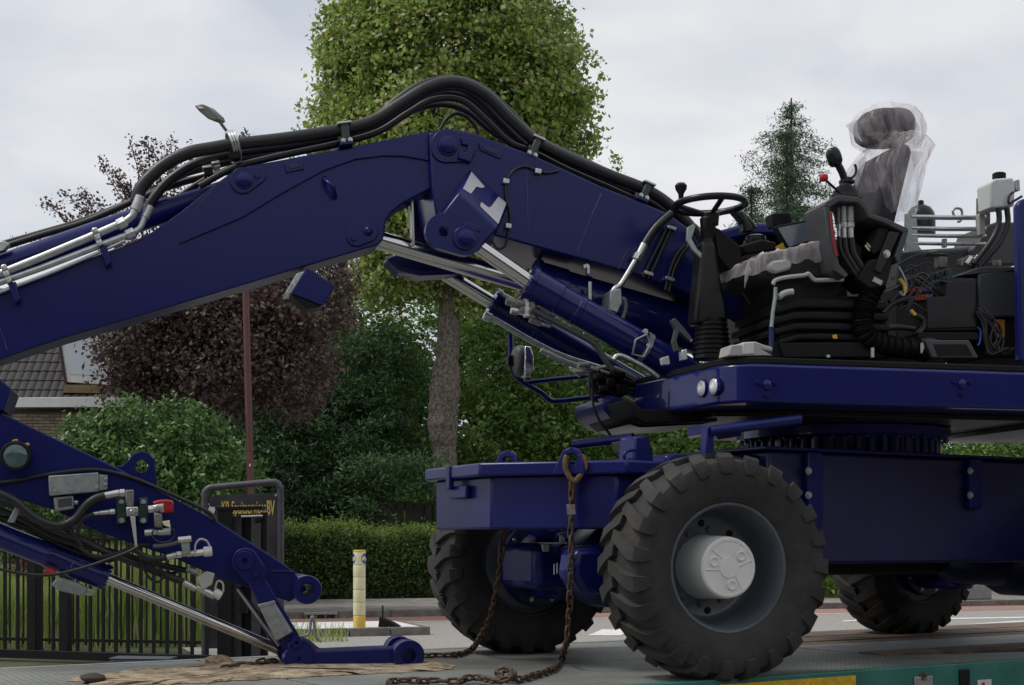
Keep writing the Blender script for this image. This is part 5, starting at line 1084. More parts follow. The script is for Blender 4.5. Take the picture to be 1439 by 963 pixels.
fit('coupling', (262, 800), (280, 806), 4, vv0+.05, 'cast')
for pp, v_, r_ in (([(-10, 700), (30, 716), (70, 742), (110, 757), (150, 776), (190, 792), (225, 806), (258, 818)], SN-.02, 5.4), ([(-10, 712), (30, 730), (80, 757), (120, 768), (160, 776), (215, 792), (262, 802)], SN+.05, 4.6), ([(95, 740), (112, 762), (118, 774), (135, 782), (160, 779), (190, 768), (210, 765)], SN-.04, 3.0), ([(-10, 798), (30, 806), (70, 808), (110, 800), (150, 787), (180, 776), (195, 768)], SN-.22, 2.3), ([(194, 768), (200, 790), (208, 810), (222, 818), (230, 806), (215, 790), (198, 780)], SN-.06, 2.0), ([(-10, 724), (40, 742), (90, 768), (140, 786), (180, 780)], SN+.1, 5)):
    ptube('hydraulic_hose', UF, pp, v_, r_, 'rubber_hose', stick, 10)
prism('clamp', UF, [(24, 708), (31, 710), (20, 735), (10, 734)], SN-.08, SN-.05, 'galv', stick, .003)
ptube('lifting_ring', UF, [(237, 796), (236, 804), (242, 806), (249, 803), (250, 795)], SN+.1, 2.2, 'blue', stick, 8)
# --- bucket cylinder with rod
bc = cylinder('bucket_cylinder', 402, 917, 152, 813, -90, 718, SN+.10, 7.8, 18, True, 'bucket cylinder below the stick with long bright rod')
prism('manifold', UF, [(80, 812), (110, 820), (124, 828), (114, 838), (82, 830), (72, 822)], SN+.03, SN+.15, 'galv', bc, .006); fit('dust_cap', (64, 801), (78, 806), 5, SN+.03, 'red', 12, bc); prism('manifold', UF, [(110, 822), (135, 832), (128, 838), (108, 834)], SN+.05, SN+.13, 'zinc', bc, .004)
# --- bucket linkage
lk1 = prism('link_arm', UF, oval(345, 789, 19, 358, 806, 17), SN-.09, SN-.055, 'blue', E, .006)
lk1['label'] = 'round headed link joining the stick to the ground linkage'
boss('pin', 344, 788, 14, 3, SN-.105, SN-.085, lk1); bolt(lk1, UF.px(359, 808, SN-.09), -UF.v, .018, 'blue')
prism('link_arm', UF, [(350, 822), (372, 812), (402, 862), (428, 905), (405, 925), (380, 880)], SN-.085, SN-.05, 'blue', E, .006)
prism('link_arm', UF, [(332, 828), (338, 824), (396, 906), (390, 914)], SN+.04, SN+.09, 'blue_dull_shade', E, .006)
ptube('steel_edge', UF, [(334, 828), (392, 908)], SN+.035, 2.2, 'zinc', E, 8, smooth=False)
cv = prism('cover_box', UF, [(364, 852), (386, 846), (412, 888), (388, 902)], SN-.125, SN-.088, 'galv', E, .006)
prism('cover_lid', UF, [(362, 850), (386, 844), (388, 848), (365, 855)], SN-.13, SN-.086, 'galv', cv, .003)
for x, y in ((388, 897), (407, 887)): bolt(cv, UF.px(x, y, SN-.125), -UF.v, .006)
hk = prism('hook_link', UF, [(404, 902), (420, 893), (436, 902), (446, 914), (500, 912), (556, 909), (566, 904), (590, 906), (596, 920), (590, 936), (566, 940), (556, 935), (500, 938), (448, 938), (440, 945), (420, 948), (404, 936)], SN-.10, SN-.02, 'blue', E, .012)
hk['label'] = 'flat forged link resting on the ragged mat'
prism('hook_link', UF, [(400, 900), (420, 892), (436, 900), (450, 912), (545, 908), (560, 902), (580, 904), (586, 916), (578, 930), (545, 932), (450, 934), (420, 944), (402, 930)], SN+.14, SN+.22, 'blue', hk, .012)
boss('pin_boss', 575, 922, 22.5, 9, SN-.15, SN-.015, hk); boss('pin_boss', 562, 914, 20, 9, SN+.13, SN+.24, hk); boss('pin', 420, 926, 21, 2, SN-.12, SN+.2, hk); boss('pin', 417, 903, 9, 2, SN-.13, SN+.2, hk)
ptube('lock_wire', UF, [(420, 894), (432, 892), (436, 882), (437, 870), (440, 868), (443, 888), (446, 897), (452, 902)], SN-.12, 2, 'galv', hk, 8)
# --- operator station
def TB(name, pp, v, r_, mt, par=None, n=10): return ptube(name, UF, pp, v, r_, mt, par or E, n)
SV = -.78
# steering column
scol = lathe('steering_column', UF.px(1000, 505, SV), Z, [(0, .10), (.02, .10)]+[(.02+.026*i+dz, .100-.003*i+dr) for i in range(7) for dz, dr in ((0, 0), (.006, .006), (.013, .006), (.019, -.004))]+[(.215, .085)], 'black_gloss', E, 32)
prism('column_cover', UF, [(976, 455), (1025, 455), (1022, 425), (1014, 390), (1008, 350), (1005, 338), (987, 338), (984, 370), (980, 410)], SV-.06, SV+.07, 'black_gloss', scol, .025, seg=3)
lathe('column_neck', UF.px(995, 342, SV), Z, [(-.02, .035), (.02, .035), (.02, .028), (.06, .04), (.13, .045), (.15, .03)], 'black_gloss', scol, 20)
sw = UF.px(998, 288, SV); swu = UF.u; kx = sw.y/F
rim = []
for i in range(41):
    a = 2*math.pi*i/40; rim.append(sw+UF.u*(49*kx*math.cos(a))+UF.v*(49*kx*math.sin(a))+Z*(0+.045*math.sin(a)*-1*.0)+UF.u*0)
# the wheel plane is tipped so that its far side stands a little higher
rim = [p+Z*((p-sw).dot(UF.v)*-.02+(p-sw).dot(UF.u)*.03) for p in rim]
stw = tube('steering_wheel', rim, .019, 'black_gloss', scol, 12, 3)
hubc = sw-Z*.06
for a in (R(20), R(160), R(270)): tube('spoke', [hubc, sw+UF.u*(46*kx*math.cos(a))+UF.v*(46*kx*math.sin(a))], .014, 'black_gloss', stw, 8, smooth=False)
lathe('wheel_hub', hubc-Z*.05, Z, [(0, .045), (.06, .05), (.07, .03)], 'black_gloss', stw, 20)
lathe('spinner_knob', UF.px(957, 286, SV), Z, [(0, .012), (.05, .015), (.075, .030), (.095, .033), (.108, .022), (.11, 0)], 'black_gloss', stw, 18)
prism('side_bracket', UF, [(966, 320), (975, 314), (978, 318), (972, 335), (980, 350), (1000, 368), (996, 374), (972, 350), (965, 338)], SV-.05, SV-.03, 'galv', scol, .003)
prism('dash', UF, [(1003, 318), (1012, 322), (1040, 345), (1046, 380), (1050, 395), (1030, 385), (1008, 360)], SV, SV+.25, 'black', E, .008)
prism('support_plate', UF, [(1008, 362), (1020, 372), (1048, 390), (1064, 415), (1080, 432), (1072, 440), (1052, 424), (1032, 392), (1012, 376)], SV+.12, SV+.135, 'grey_pl', E, .003)
tube('pedal_link', [UF.px(947, 452, SV), UF.px(958, 462, SV), UF.px(972, 480, SV)], .010, 'galv', E, 8)
prism('pedal', UF, [(944, 450), (949, 447), (960, 459), (972, 474), (969, 479), (955, 466), (951, 478), (955, 492), (950, 494), (946, 480), (950, 463)], SV-.2, SV-.16, 'grey_pl', E, .003)
prism('pedal_block', UF, [(958, 492), (966, 490), (967, 505), (959, 507)], SV-.22, SV-.17, 'zinc', E, .006)
prism('pedal_block', UF, [(930, 503), (940, 500), (942, 512), (932, 513)], SV-.22, SV-.18, 'lightgrey', E, .004)
# white connector boxes on the floor edge
cn = prism('connector_box', UF, [(1024, 500), (1027, 485), (1042, 484), (1044, 481), (1062, 480), (1072, 484), (1086, 488), (1086, 494), (1073, 492), (1086, 500)], -1.19, -1.05, 'lightgrey', E, .006)
prism('connector_lid', UF, [(1044, 482), (1060, 481), (1060, 497), (1044, 498)], -1.195, -1.185, 'white_pl', cn, .003)
# left joystick pod (far side) with gaiter
prism('pod', UF, [(1040, 345), (1070, 336), (1092, 340), (1090, 352), (1048, 358)], -.46, -.26, 'black', E, .012)
lathe('gaiter', UF.px(1062, 350, -.36), Z, [(0, .085), (.02, .085), (.024, .07), (.045, .072), (.05, .058), (.07, .058), (.08, .035)], 'black_gloss', E, 24)
tube('joystick', [UF.px(1060, 322, -.36), UF.px(1052, 312, -.36), UF.px(1040, 300, -.36)], .022, 'black_gloss', E, 10)
prism('joystick_arm', UF, [(1030, 296), (1044, 296), (1058, 318), (1060, 326), (1046, 326), (1044, 312)], -.40, -.33, 'black_gloss', E, .01)
# monitor
mon = prism('monitor', UF, [(1088, 318), (1149, 306), (1157, 336), (1106, 352)], -.42, -.38, 'black', E, .006); prism('screen', UF, [(1093, 320.5), (1147, 309.5), (1154, 333), (1109, 347)], -.424, -.419, 'glass_screen', mon, 0)
prism('monitor_mount', UF, [(1084, 300), (1108, 298), (1114, 306), (1112, 318), (1088, 318)], -.36, -.26, 'black', E, .008)
prism('yellow_tag', UF, [(1090, 347), (1100, 341), (1104, 350), (1092, 354)], -.60, -.595, 'yellow', E, 0)
# far side blue cover and green rail
prism('far_cover', UF, [(1010, 324), (1040, 316), (1062, 313), (1160, 314), (1162, 330), (1060, 330), (1016, 340)], .35, 1.1, 'blue', E, .02)
prism('far_cover', UF, [(1160, 385), (1275, 385), (1275, 470), (1160, 470)], .25, .5, 'black', E, .01)
prism('far_cover', UF, [(1040, 331), (1165, 331), (1165, 440), (1040, 440)], .5, 1.0, 'black', E, .01)
# --- seat
base = prism('seat_base', UF, [(1091, 425), (1120, 416), (1240, 416), (1250, 470), (1250, 503), (1096, 503), (1092, 470)], -1.02, -.50, 'black', E, .015)
for i, (y0, y1, x0, x1) in enumerate(((420, 433, 1093, 1246), (437, 449, 1088, 1250), (453, 464, 1088, 1252), (468, 478, 1094, 1252))):
    prism('bellows_fold', UF, [(x0, y0+9), (x0+30, y0+1), (x0+60, y0), (x1, y0+3), (x1, y1+2), (x0+60, y1), (x0+30, y1), (x0, y1+8)], -1.06, -.48, 'black', base, .012, seg=3)
prism('base_plate', UF, [(1096, 482), (1255, 480), (1258, 502), (1100, 503)], -1.08, -.46, 'black', base, .006)
cu_ = prism('seat', UF, [(1050, 372), (1056, 362), (1085, 352), (1120, 345), (1165, 335), (1200, 335), (1215, 350), (1215, 385), (1180, 388), (1095, 396), (1060, 388)], -1.02, -.50, 'seat_fabric', E, .04, seg=4)
cu_['label'] = 'operator seat wrapped in clear plastic film'
prism('seat_grip', UF, [(1080, 372), (1088, 366), (1106, 364), (1114, 369), (1112, 378), (1092, 384), (1082, 380)], -1.06, -1.0, 'lightgrey', cu_, .012)
prism('seat_pan', UF, [(1090, 392), (1180, 386), (1185, 410), (1170, 424), (1096, 430), (1092, 410)], -1.0, -.52, 'black', cu_, .01)
TB('adjust_bar', [(1086, 400), (1090, 394), (1105, 390), (1130, 387), (1136, 385), (1143, 392), (1150, 394), (1185, 393)], -1.06, 3.0, 'lightgrey', cu_)
TB('adjust_lever', [(1094, 418), (1103, 412), (1114, 410)], -1.07, 4.5, 'lightgrey', cu_)
TB('belt_stalk', [(1090, 404), (1089, 420), (1086, 440), (1084, 460)], -1.08, 3, 'galv', cu_); TB('belt_stalk', [(1084, 458), (1084, 480), (1082, 500)], -1.06, 4, 'blue_dull_shade', cu_)
bk = prism('backrest', UF, [(1250, 215), (1264, 200), (1281, 200), (1284, 214), (1277, 242), (1263, 300), (1252, 345), (1222, 345), (1226, 310), (1240, 255)], -.96, -.56, 'seat_fabric', cu_, .045, seg=4)
def blob(name, c, rx, ry, rz, mt, par, amp=.12, fr=3, sub=4, seed=0, rot=0):
    bm = bmesh.new(); bmesh.ops.create_icosphere(bm, subdivisions=sub, radius=1)
    vs = []
    for v_ in bm.verts:
        q = v_.co.copy(); s_ = 1+amp*noise.noise(q*fr+V((seed, 0, 0)))+amp*.6*noise.noise(q*fr*2.7+V((0, seed, 0)))
        # squarish section
        n4 = (abs(q.x)**3+abs(q.y)**3+abs(q.z)**3)**(1/3); q = q/n4*s_
        a = q.x*rx; b_ = q.z*rz; vs.append(c+UF.u*(a*math.cos(rot)-b_*math.sin(rot))+UF.v*(q.y*ry)+Z*(a*math.sin(rot)+b_*math.cos(rot)))
    fs = [tuple(v_.index for v_ in f.verts) for f in bm.faces]; bm.free(); return ob(name, vs, fs, mt, par, ang=70)
hc = UF.px(1243, 181, -.76); k = hc.y/F
blob('headrest', hc, 39*k, .15, 25*k, 'seat_fabric', cu_, .04, 1.5, 4, 2, R(3))
# film: bag over the headrest with flaring corners, sheet over back and cushion
def filmbag(name, prof, n, vhalf, par, seed, wr=.018):
    """prof: list of (left px, right px, row px); a crumpled closed sleeve round the seat part"""
    vs, fs = [], []
    for j, (xl, xr, y) in enumerate(prof):
        cx_ = (xl+xr)/2; c = UF.px(cx_, y, -.76); hw_ = (xr-xl)/2*c.y/F
        for i in range(n):
            a = 2*math.pi*i/n; cx2, sx2 = math.cos(a), math.sin(a); ex = .6
            uu_ = hw_*math.copysign(abs(cx2)**ex, cx2); vv2 = vhalf[j]*math.copysign(abs(sx2)**ex, sx2)
            w_ = wr*noise.noise(V((math.cos(a)*4+seed, math.sin(a)*4, y*.012)))+wr*.7*noise.noise(V((a*6, y*.03, seed)))
            vs.append(c+UF.u*(uu_+w_*cx2)+UF.v*(vv2+w_*1.4*sx2)+Z*(.010*noise.noise(V((a*3, y*.05, seed+3)))))
    m = len(prof)
    for j in range(m-1):
        for i in range(n): fs.append((j*n+i, j*n+(i+1) % n, (j+1)*n+(i+1) % n, (j+1)*n+i))
    fs.append(tuple(range(n)))
    return ob(name, vs, fs, 'film', par, ang=25)
def dens_(prof, k_=4):
    out_ = []
    for a, b_ in zip(prof, prof[1:]):
        for j in range(k_): t_ = j/k_; out_.append(tuple(a[i]+(b_[i]-a[i])*t_ for i in range(len(a))))
    return out_+[prof[-1]]
pr = dens_([(1232, 1262, 150, .08), (1212, 1278, 156, .16), (1204, 1287, 168, .18), (1200, 1291, 182, .18), (1203, 1291, 198, .175), (1214, 1287, 206, .15), (1222, 1280, 211, .13)])
filmbag('plastic_film', [p[:3] for p in pr], 84, [p[3] for p in pr], cu_, 1)
pr = dens_([(1232, 1288, 199, .20), (1217, 1296, 212, .25), (1205, 1292, 228, .26), (1199, 1283, 246, .26), (1205, 1276, 268, .26), (1213, 1270, 288, .25), (1220, 1264, 312, .24)], 5)
filmbag('plastic_film', [p[:3] for p in pr], 96, [p[3] for p in pr], cu_, 5, .026)
# loose corners of the bags
for tri in ([(1204, 168, -.92), (1188, 176, -.95), (1196, 188, -.93), (1212, 200, -.93), (1206, 185, -.95)], [(1286, 170, -.93), (1294, 180, -.95), (1291, 201, -.95), (1283, 204, -.94)], [(1280, 212, -1.0), (1299, 213, -1.02), (1297, 222, -1.03), (1284, 238, -1.0)], [(1222, 212, -.98), (1200, 232, -1.0), (1190, 250, -1.0), (1205, 262, -1.0)]):
    extr('film_corner', [UF.px(*t_) for t_ in tri], UF.v*.0015, 'film', cu_, 0)
# film on the cushion
vs, fs = [], []; nx, ny = 44, 26; top = [(1046, 385), (1052, 366), (1070, 357), (1095, 351), (1125, 344), (1160, 334), (1185, 332)]
def lerp_path(P_, t_):
    q = t_*(len(P_)-1); i = min(int(q), len(P_)-2); return tuple(P_[i][j]+(P_[i+1][j]-P_[i][j])*(q-i) for j in (0, 1))
for i in range(nx):
    x, y = lerp_path(top, i/(nx-1))
    for j in range(ny):
        t_ = j/(ny-1); ov = t_ < .22
        v_ = -1.05 if ov else -1.05+(t_-.22)/.78*.56; yy = y+(1-t_/.22)*(26+12*noise.noise(V((x*.05, 3, 0)))) if ov else y
        p = UF.px(x, yy, -1.05); p = p+UF.v*(v_+1.05); w_ = .014*noise.noise(V((x*.09, t_*9, 1)))+.010*noise.noise(V((x*.22, t_*17, 4))); vs.append(p+Z*(w_ if not ov else .4*w_)-UF.v*(abs(w_)*1.2))
for i in range(nx-1):
    for j in range(ny-1): fs.append((i*ny+j, i*ny+j+1, (i+1)*ny+j+1, (i+1)*ny+j))
ob('plastic_film', vs, fs, 'film_thick', cu_, ang=25)
# --- side console (open, fittings visible)
CV0, CV1 = -1.16, -.96
con = prism('console', UF, [(1172, 285), (1212, 285), (1222, 300), (1226, 312), (1272, 322), (1258, 362), (1240, 402), (1216, 402), (1196, 380), (1186, 350)], CV1+.02, CV1+.06, 'black', E, .006)
con['label'] = 'open side console with hose fittings and joystick'
prism('console_top', UF, [(1158, 290), (1160, 284), (1178, 274), (1208, 277), (1219, 287), (1224, 300), (1246, 307), (1277, 321), (1277, 326), (1270, 327), (1242, 313), (1220, 306), (1213, 293), (1205, 285), (1180, 283), (1166, 292)], CV0, CV1+.04, 'grey_pl', con, .006)
prism('console_front', UF, [(1158, 290), (1166, 291), (1170, 330), (1180, 372), (1193, 386), (1188, 391), (1172, 380), (1164, 340)], CV0, CV1+.03, 'grey_pl', con, .006)
prism('red_trim', UF, [(1166, 297), (1169.5, 297), (1173, 330), (1178, 360), (1174, 361), (1169, 335)], CV0-.006, CV0+.05, 'dark_red', con, .003)
prism('console_rear', UF, [(1270, 326), (1277, 326), (1266, 362), (1262, 370), (1258, 360)], CV0, CV1+.04, 'grey_pl', con, .004)
prism('console_rib', UF, [(1234, 320), (1248, 318), (1250, 330), (1238, 352), (1228, 358), (1224, 352)], CV0+.03, CV1, 'black', con, .006)
prism('console_rib', UF, [(1250, 324), (1266, 326), (1250, 362), (1238, 385), (1228, 380), (1240, 350)], CV0+.01, CV1, 'black_gloss', con, .006)
prism('console_floor', UF, [(1222, 365), (1258, 360), (1246, 402), (1222, 406), (1205, 392)], CV0+.02, CV1+.02, 'black', con, .01)
for i, (x, y0, y1, y2) in enumerate(((1178, 292, 315, 333), (1185.5, 290, 312, 335), (1195, 290, 312, 335))):
    r_ = (2.6, 3.6, 4.4)[i]
    fit('ferrule', (x, y0), (x+.5, y1), r_, CV0+.06, 'lightgrey' if i else 'midgrey', 16, con); fit('hose_nut', (x+.5, y1), (x+.7, y1+8), r_*1.15, CV0+.06, 'zinc', 6, con); fit('ferrule', (x+.7, y1+8), (x+1, y2), r_*.95, CV0+.06, 'zinc', 16, con)
    TB('console_hose', [(x+1, y2), (x+4, y2+20), (x+14, y2+38), (x+28, y2+58)], CV0+.06, r_*1.2, 'rubber_hose', con, 10)
prism('sticker', UF, [(1229, 389), (1241, 395), (1238, 401), (1226, 395)], CV0+.015, CV0+.018, 'lightgrey', con, 0)
bolt(con, UF.px(1246, 357, CV0+.01), -UF.v, .016); lathe('lock', UF.px(1255, 390, CV0+.02), -UF.v, [(0, .014), (.008, .012), (.010, .006), (.004, .005)], 'bollard_dark', con, 14)
TB('wire', [(1218, 342), (1224, 348), (1232, 347)], CV0+.05, 1.6, 'lightgrey', con, 6); TB('wire', [(1216, 345), (1222, 352), (1229, 352)], CV0+.05, 1.4, 'bollard_film', con, 6)
# joystick on console
jb = lathe('joystick_gaiter', UF.px(1188, 278, -1.06), Z, [(-.01, .085), (.012, .083), (.018, .066), (.035, .066), (.04, .05), (.055, .05), (.06, .035), (.08, .03)], 'black_gloss', con, 26)
lathe('joystick_collar', UF.px(1190, 259, -1.06), Z, [(0, .03), (.006, .042), (.018, .042), (.022, .03)], 'black_gloss', con, 22)
tube('joystick', [UF.px(1188, 258, -1.06), UF.px(1184, 244, -1.06), UF.px(1177, 230, -1.06), UF.px(1172, 220, -1.06)], .02, 'black_gloss', con, 12)
blob('joystick_grip', UF.px(1172, 221, -1.06), .036, .036, .052, 'black_gloss', con, .05, 2, 3, 4, R(18))
TB('joystick_hook', [(1190, 250), (1197, 250), (1202, 244), (1203, 236), (1201, 231)], -1.05, 1.9, 'black_gloss', con, 8)
rod('safety_lever', UF.px(1180, 271, -1.14), UF.px(1160, 253, -1.14), .007, 'black', con, 8); blob('lever_knob', UF.px(1157.5, 250, -1.14), .022, .02, .02, 'red', con, .02, 1, 3, 1)
# corrugated air duct
pp = [UF.px(x, y, -1.08) for x, y in ((1232, 398), (1222, 415), (1215, 435), (1213, 455), (1220, 473), (1238, 483), (1262, 488), (1288, 491), (1304, 497))]
tube('air_duct', pp, .05, 'black', E, 18, 26, rad=lambda i, n: .052+.006*math.sin(i*1.9))
lathe('duct_cuff', UF.px(1290, 489, -1.08), UF.u, [(0, .055), (.05, .062), (.07, .062), (.12, .05), (.12, .04)], 'black_gloss', E, 24)
prism('floor_bracket', UF, [(1300, 478), (1362, 478), (1376, 503), (1310, 503)], -1.15, -1.12, 'grey_pl', E, .006); prism('bracket_opening', UF, [(1312, 484), (1358, 484), (1367, 500), (1318, 500)], -1.153, -1.149, 'black', E, 0)
prism('tie', UF, [(1294, 483), (1297, 481), (1299, 488), (1296, 497), (1294, 496)], -1.17, -1.165, 'lightgrey', E, .001)
for x in (1226, 1164): rod('floor_stud', UF.px(x, 503, -1.15), UF.px(x, 489 if x > 1200 else 499, -1.15), .011, 'zinc', E, 8)
prism('floor_bracket', UF, [(1170, 471), (1176, 470), (1177, 476), (1171, 476)], -1.09, -1.085, 'yellow', E, .001)
# --- electrics and boxes behind the seat
fb = prism('fuse_box', UF, [(1300, 420), (1330, 418), (1332, 390), (1372, 391), (1374, 465), (1300, 466)], -1.05, -.75, 'black', E, .008)
prism('box_cover', UF, [(1303, 418), (1333, 416), (1333, 393), (1370, 393), (1371, 416), (1371, 460), (1303, 462)], -1.056, -1.048, 'black_gloss', fb, .004)
prism('box_plinth', UF, [(1290, 467), (1375, 467), (1376, 478), (1290, 478)], -1.07, -.7, 'black', E, .004)
for i in range(9): prism('fuse', UF, [(1277+i*3.7, 405-i*.25), (1280+i*3.7, 405-i*.25), (1280+i*3.7, 411-i*.2), (1277+i*3.7, 411-i*.2)], -1.02, -.98, ['dark_red', 'dark_red', 'red', 'dark_red', 'ochre', 'dark_red', 'blue_pl', 'dark_red', 'blue_pl'][i], fb, .002)
for i in range(9): prism('fuse', UF, [(1280+i*3.5, 416-i*.35), (1283+i*3.5, 416-i*.35), (1283+i*3.5, 423-i*.3), (1280+i*3.5, 423-i*.3)], -1.03, -.99, ['red', 'dark_red', 'red', 'dark_red', 'red', 'dark_red', 'ochre', 'blue_pl', 'dark_red'][i], fb, .002)
prism('circuit_board', UF, [(1276, 397), (1336, 376), (1339, 388), (1335, 396), (1300, 402)], -.98, -.96, 'green_pl', fb, .002)
for i in range(8): prism('relay', UF, [(1283+i*6.4, 394-i*2.1), (1288+i*6.4, 392.5-i*2.1), (1288+i*6.4, 399-i*2), (1283+i*6.4, 400-i*2)], -1.01, -.98, 'black_gloss', fb, .002)
gbx = prism('battery_box', UF, [(1375, 385), (1439, 374), (1500, 374), (1500, 445), (1375, 446)], -.98, -.5, 'grey_pl', E, .01)
prism('box_front', UF, [(1345, 388), (1378, 375), (1500, 375), (1500, 383), (1382, 384)], -.98, -.45, 'grey_pl', gbx, .004)
prism('box_lower', UF, [(1378, 448), (1500, 448), (1500, 503), (1385, 503)], -.95, -.55, 'black', gbx, .006)
prism('warning_sign', UF, [(1396, 449), (1412, 449), (1412, 474), (1396, 474)], -.956, -.951, 'orange_sign', gbx, 0)
wt = [(1399, 467), (1404, 454), (1409, 467)]
for a, b_ in zip(wt, wt[1:]+wt[:1]): ptube('warning_mark', UF, [a, b_], -.957, .7, 'black', gbx, 6, smooth=False)
ptube('warning_mark', UF, [(1404, 458), (1404, 464)], -.957, .7, 'black', gbx, 6, smooth=False)
prism('end_panel', UF, [(1430, 288), (1436, 280), (1520, 260), (1520, 508), (1433, 508)], -1.20, -1.15, 'blue', E, .012)
# wiring
for i in range(16):
    x0, y0 = 1262+rng.uniform(-6, 14), 400+rng.uniform(-20, 40); x1, y1 = 1300+rng.uniform(-20, 40), 380+rng.uniform(0, 70)
    TB('wire', [(x0, y0), ((x0+x1)/2+rng.uniform(-12, 12), min(y0, y1)-rng.uniform(-5, 16)), (x1, y1)], -1.0+rng.uniform(-.1, .1), rng.choice([1.0, 1.5, 2.0]), 'rubber_hose', E, 6)
for i in range(9):
    x0 = 1378+rng.uniform(-6, 6); TB('wire', [(x0, 440+rng.uniform(-8, 5)), (x0+8+rng.uniform(0, 16), 455+rng.uniform(-8, 12)), (x0+10+rng.uniform(0, 22), 480), (1390+rng.uniform(-8, 30), 498), (1420+rng.uniform(-10, 10), 490)], -1.04+rng.uniform(-.05, .05), rng.choice([1.6, 2.4]), 'rubber_hose' if i % 3 else 'grey_pl', E, 7)
TB('wire', [(1374, 460), (1378, 466), (1377, 480), (1374, 486)], -1.07, 1.5, 'blue_pl', E, 6)
for pp in ([(1264, 392), (1270, 400), (1272, 412)], [(1280, 436), (1286, 443)]): TB('wire', pp, -1.1, 2.4, 'yellow', E, 6)
TB('wire', [(1262, 375), (1268, 385), (1274, 402), (1270, 415), (1264, 410)], -1.1, 1.6, 'galv', E, 6)
for pp in ([(1250, 425), (1262, 415), (1275, 410)], [(1240, 440), (1258, 425), (1285, 420)], [(1290, 470), (1298, 460), (1296, 448), (1280, 440)], [(1240, 462), (1262, 460), (1285, 462)]): TB('wire_bundle', pp, -1.04, 4.2, 'rubber_hose', E, 8)
TB('wire', [(1263, 372), (1285, 360), (1320, 354), (1345, 356)], -1.0, 1.3, 'rubber_hose', E, 6)
# --- machinery behind: accumulator, tubes, tank
lathe('accumulator', UF.px(1294, 330, -.3), Z, [(0, .085), (.10, .085), (.13, .078), (.16, .058), (.175, .03), (.177, .018), (.20, .018), (.205, .012)], 'black_gloss', E, 28)
pk = prism('pipe_bank', UF, [(1273, 300), (1288, 299), (1291, 345), (1296, 352), (1272, 356)], -.62, -.60, 'galv', E, .003)
for y, r_ in ((305, 3.4), (321, 3.2), (331, 2.8), (342, 2.6)): ptube('steel_pipe', UF, [(1280, y), (1330, y+1), (1385, y+1)], -.61, r_, 'zinc', pk, 12, smooth=False)
prism('pipe_plate', UF, [(1376, 300), (1384, 300), (1385, 330), (1377, 330)], -.66, -.62, 'lightgrey', pk, .002)
rod('union', UF.px(1327, 336, -.65), UF.px(1327, 348, -.65), .016, 'galv', pk, 6)
ptube('lifting_ring', UF, [(1341, 304), (1339, 297), (1343, 293), (1350, 294), (1352, 300), (1350, 310), (1346, 312)], -.2, 1.8, 'galv', E, 8)
prism('rear_plate', UF, [(1374, 278), (1392, 276), (1392, 380), (1374, 380)], -.4, -.38, 'grey_pl', E, .004); prism('rear_plate', UF, [(1374, 278), (1391, 278), (1391, 290), (1374, 290)], -.405, -.40, 'grey_box', E, .002)
prism('rear_block', UF, [(1384, 318), (1400, 312), (1432, 312), (1432, 372), (1370, 372), (1366, 350), (1376, 340)], -.5, -.2, 'grey_pl', E, .01)
prism('rear_block', UF, [(1262, 352), (1372, 346), (1372, 400), (1262, 405)], -.45, .2, 'grey_pl', E, .02)
prism('rear_block', UF, [(1262, 400), (1380, 400), (1380, 500), (1262, 500)], -.6, .2, 'black', E, .02)
for (x0, y0, x1, y1) in ((1305, 352, 1335, 358), (1320, 360, 1332, 376), (1352, 362, 1362, 372), (1362, 358, 1374, 366)): prism('fitting', UF, [(x0, y0), (x1, y0+1), (x1, y1), (x0, y1)], -.70, -.64, 'cast', E, .006)
for a, b_ in (((1358, 372), (1366, 362)), ((1368, 370), (1376, 360))): fit('hose_nut', a, b_, 4.2, -.72, 'zinc', 8, E)
for x in (1352, 1362, 1397, 1404): fit('fitting', (x, 374), (x+.5, 366), 3, -.72, 'cast', 8, E)
tk_ = prism('oil_reservoir', UF, [(1391, 257), (1398, 251), (1424, 249), (1427, 262), (1426, 290), (1393, 293)], -.80, -.66, 'white_tank', E, .012, seg=3)
lathe('tank_cap', UF.px(1404, 252, -.73), Z, [(0, .032), (.005, .038), (.03, .038), (.036, .03), (.036, 0)], 'black', tk_, 20)
prism('mount', UF, [(1425, 254), (1433, 252), (1434, 268), (1427, 268)], -.78, -.72, 'galv', tk_, .004)
for pp in ([(1403, 293), (1404, 310), (1398, 330), (1385, 350), (1368, 372)], [(1415, 293), (1416, 315), (1406, 340), (1390, 360), (1376, 376)]): TB('tank_hose', pp, -.78, 4.0, 'rubber_hose', E, 12)
TB('wire', [(1424, 270), (1418, 276), (1418, 286), (1426, 282), (1436, 276)], -.82, 1.8, 'rubber_hose', E, 8)
# --- mirror on its blue rail frame, hydraulic nest at the platform front
MV = .75
mr_ = ptube('mirror_rail', UF, [(717, 470), (718, 500), (719, 515), (724, 527), (736, 538), (760, 552), (772, 562), (784, 564), (830, 559), (870, 556)], MV, 3.7, 'blue', E, 12, 6)
ptube('mirror_rail', UF, [(740, 538), (780, 533), (826, 529)], MV, 3.2, 'blue', mr_, 10, smooth=False)
mc_ = UF.px(733, 508, MV-.05); k = mc_.y/F
blob('mirror', mc_-UF.u*.01, 11*k, .10, 22*k, 'grey_pl', mr_, .02, 1, 3, 3, R(4))
prism('mirror_glass', UF, [(738, 486), (746, 487), (750, 500), (750, 520), (746, 529), (737, 529)], MV-.16, MV+.05, 'mirror', mr_, .008)
prism('mirror_mount', UF, [(714, 499), (724, 499), (724, 514), (714, 514)], MV-.07, MV+.0, 'black', mr_, .006)
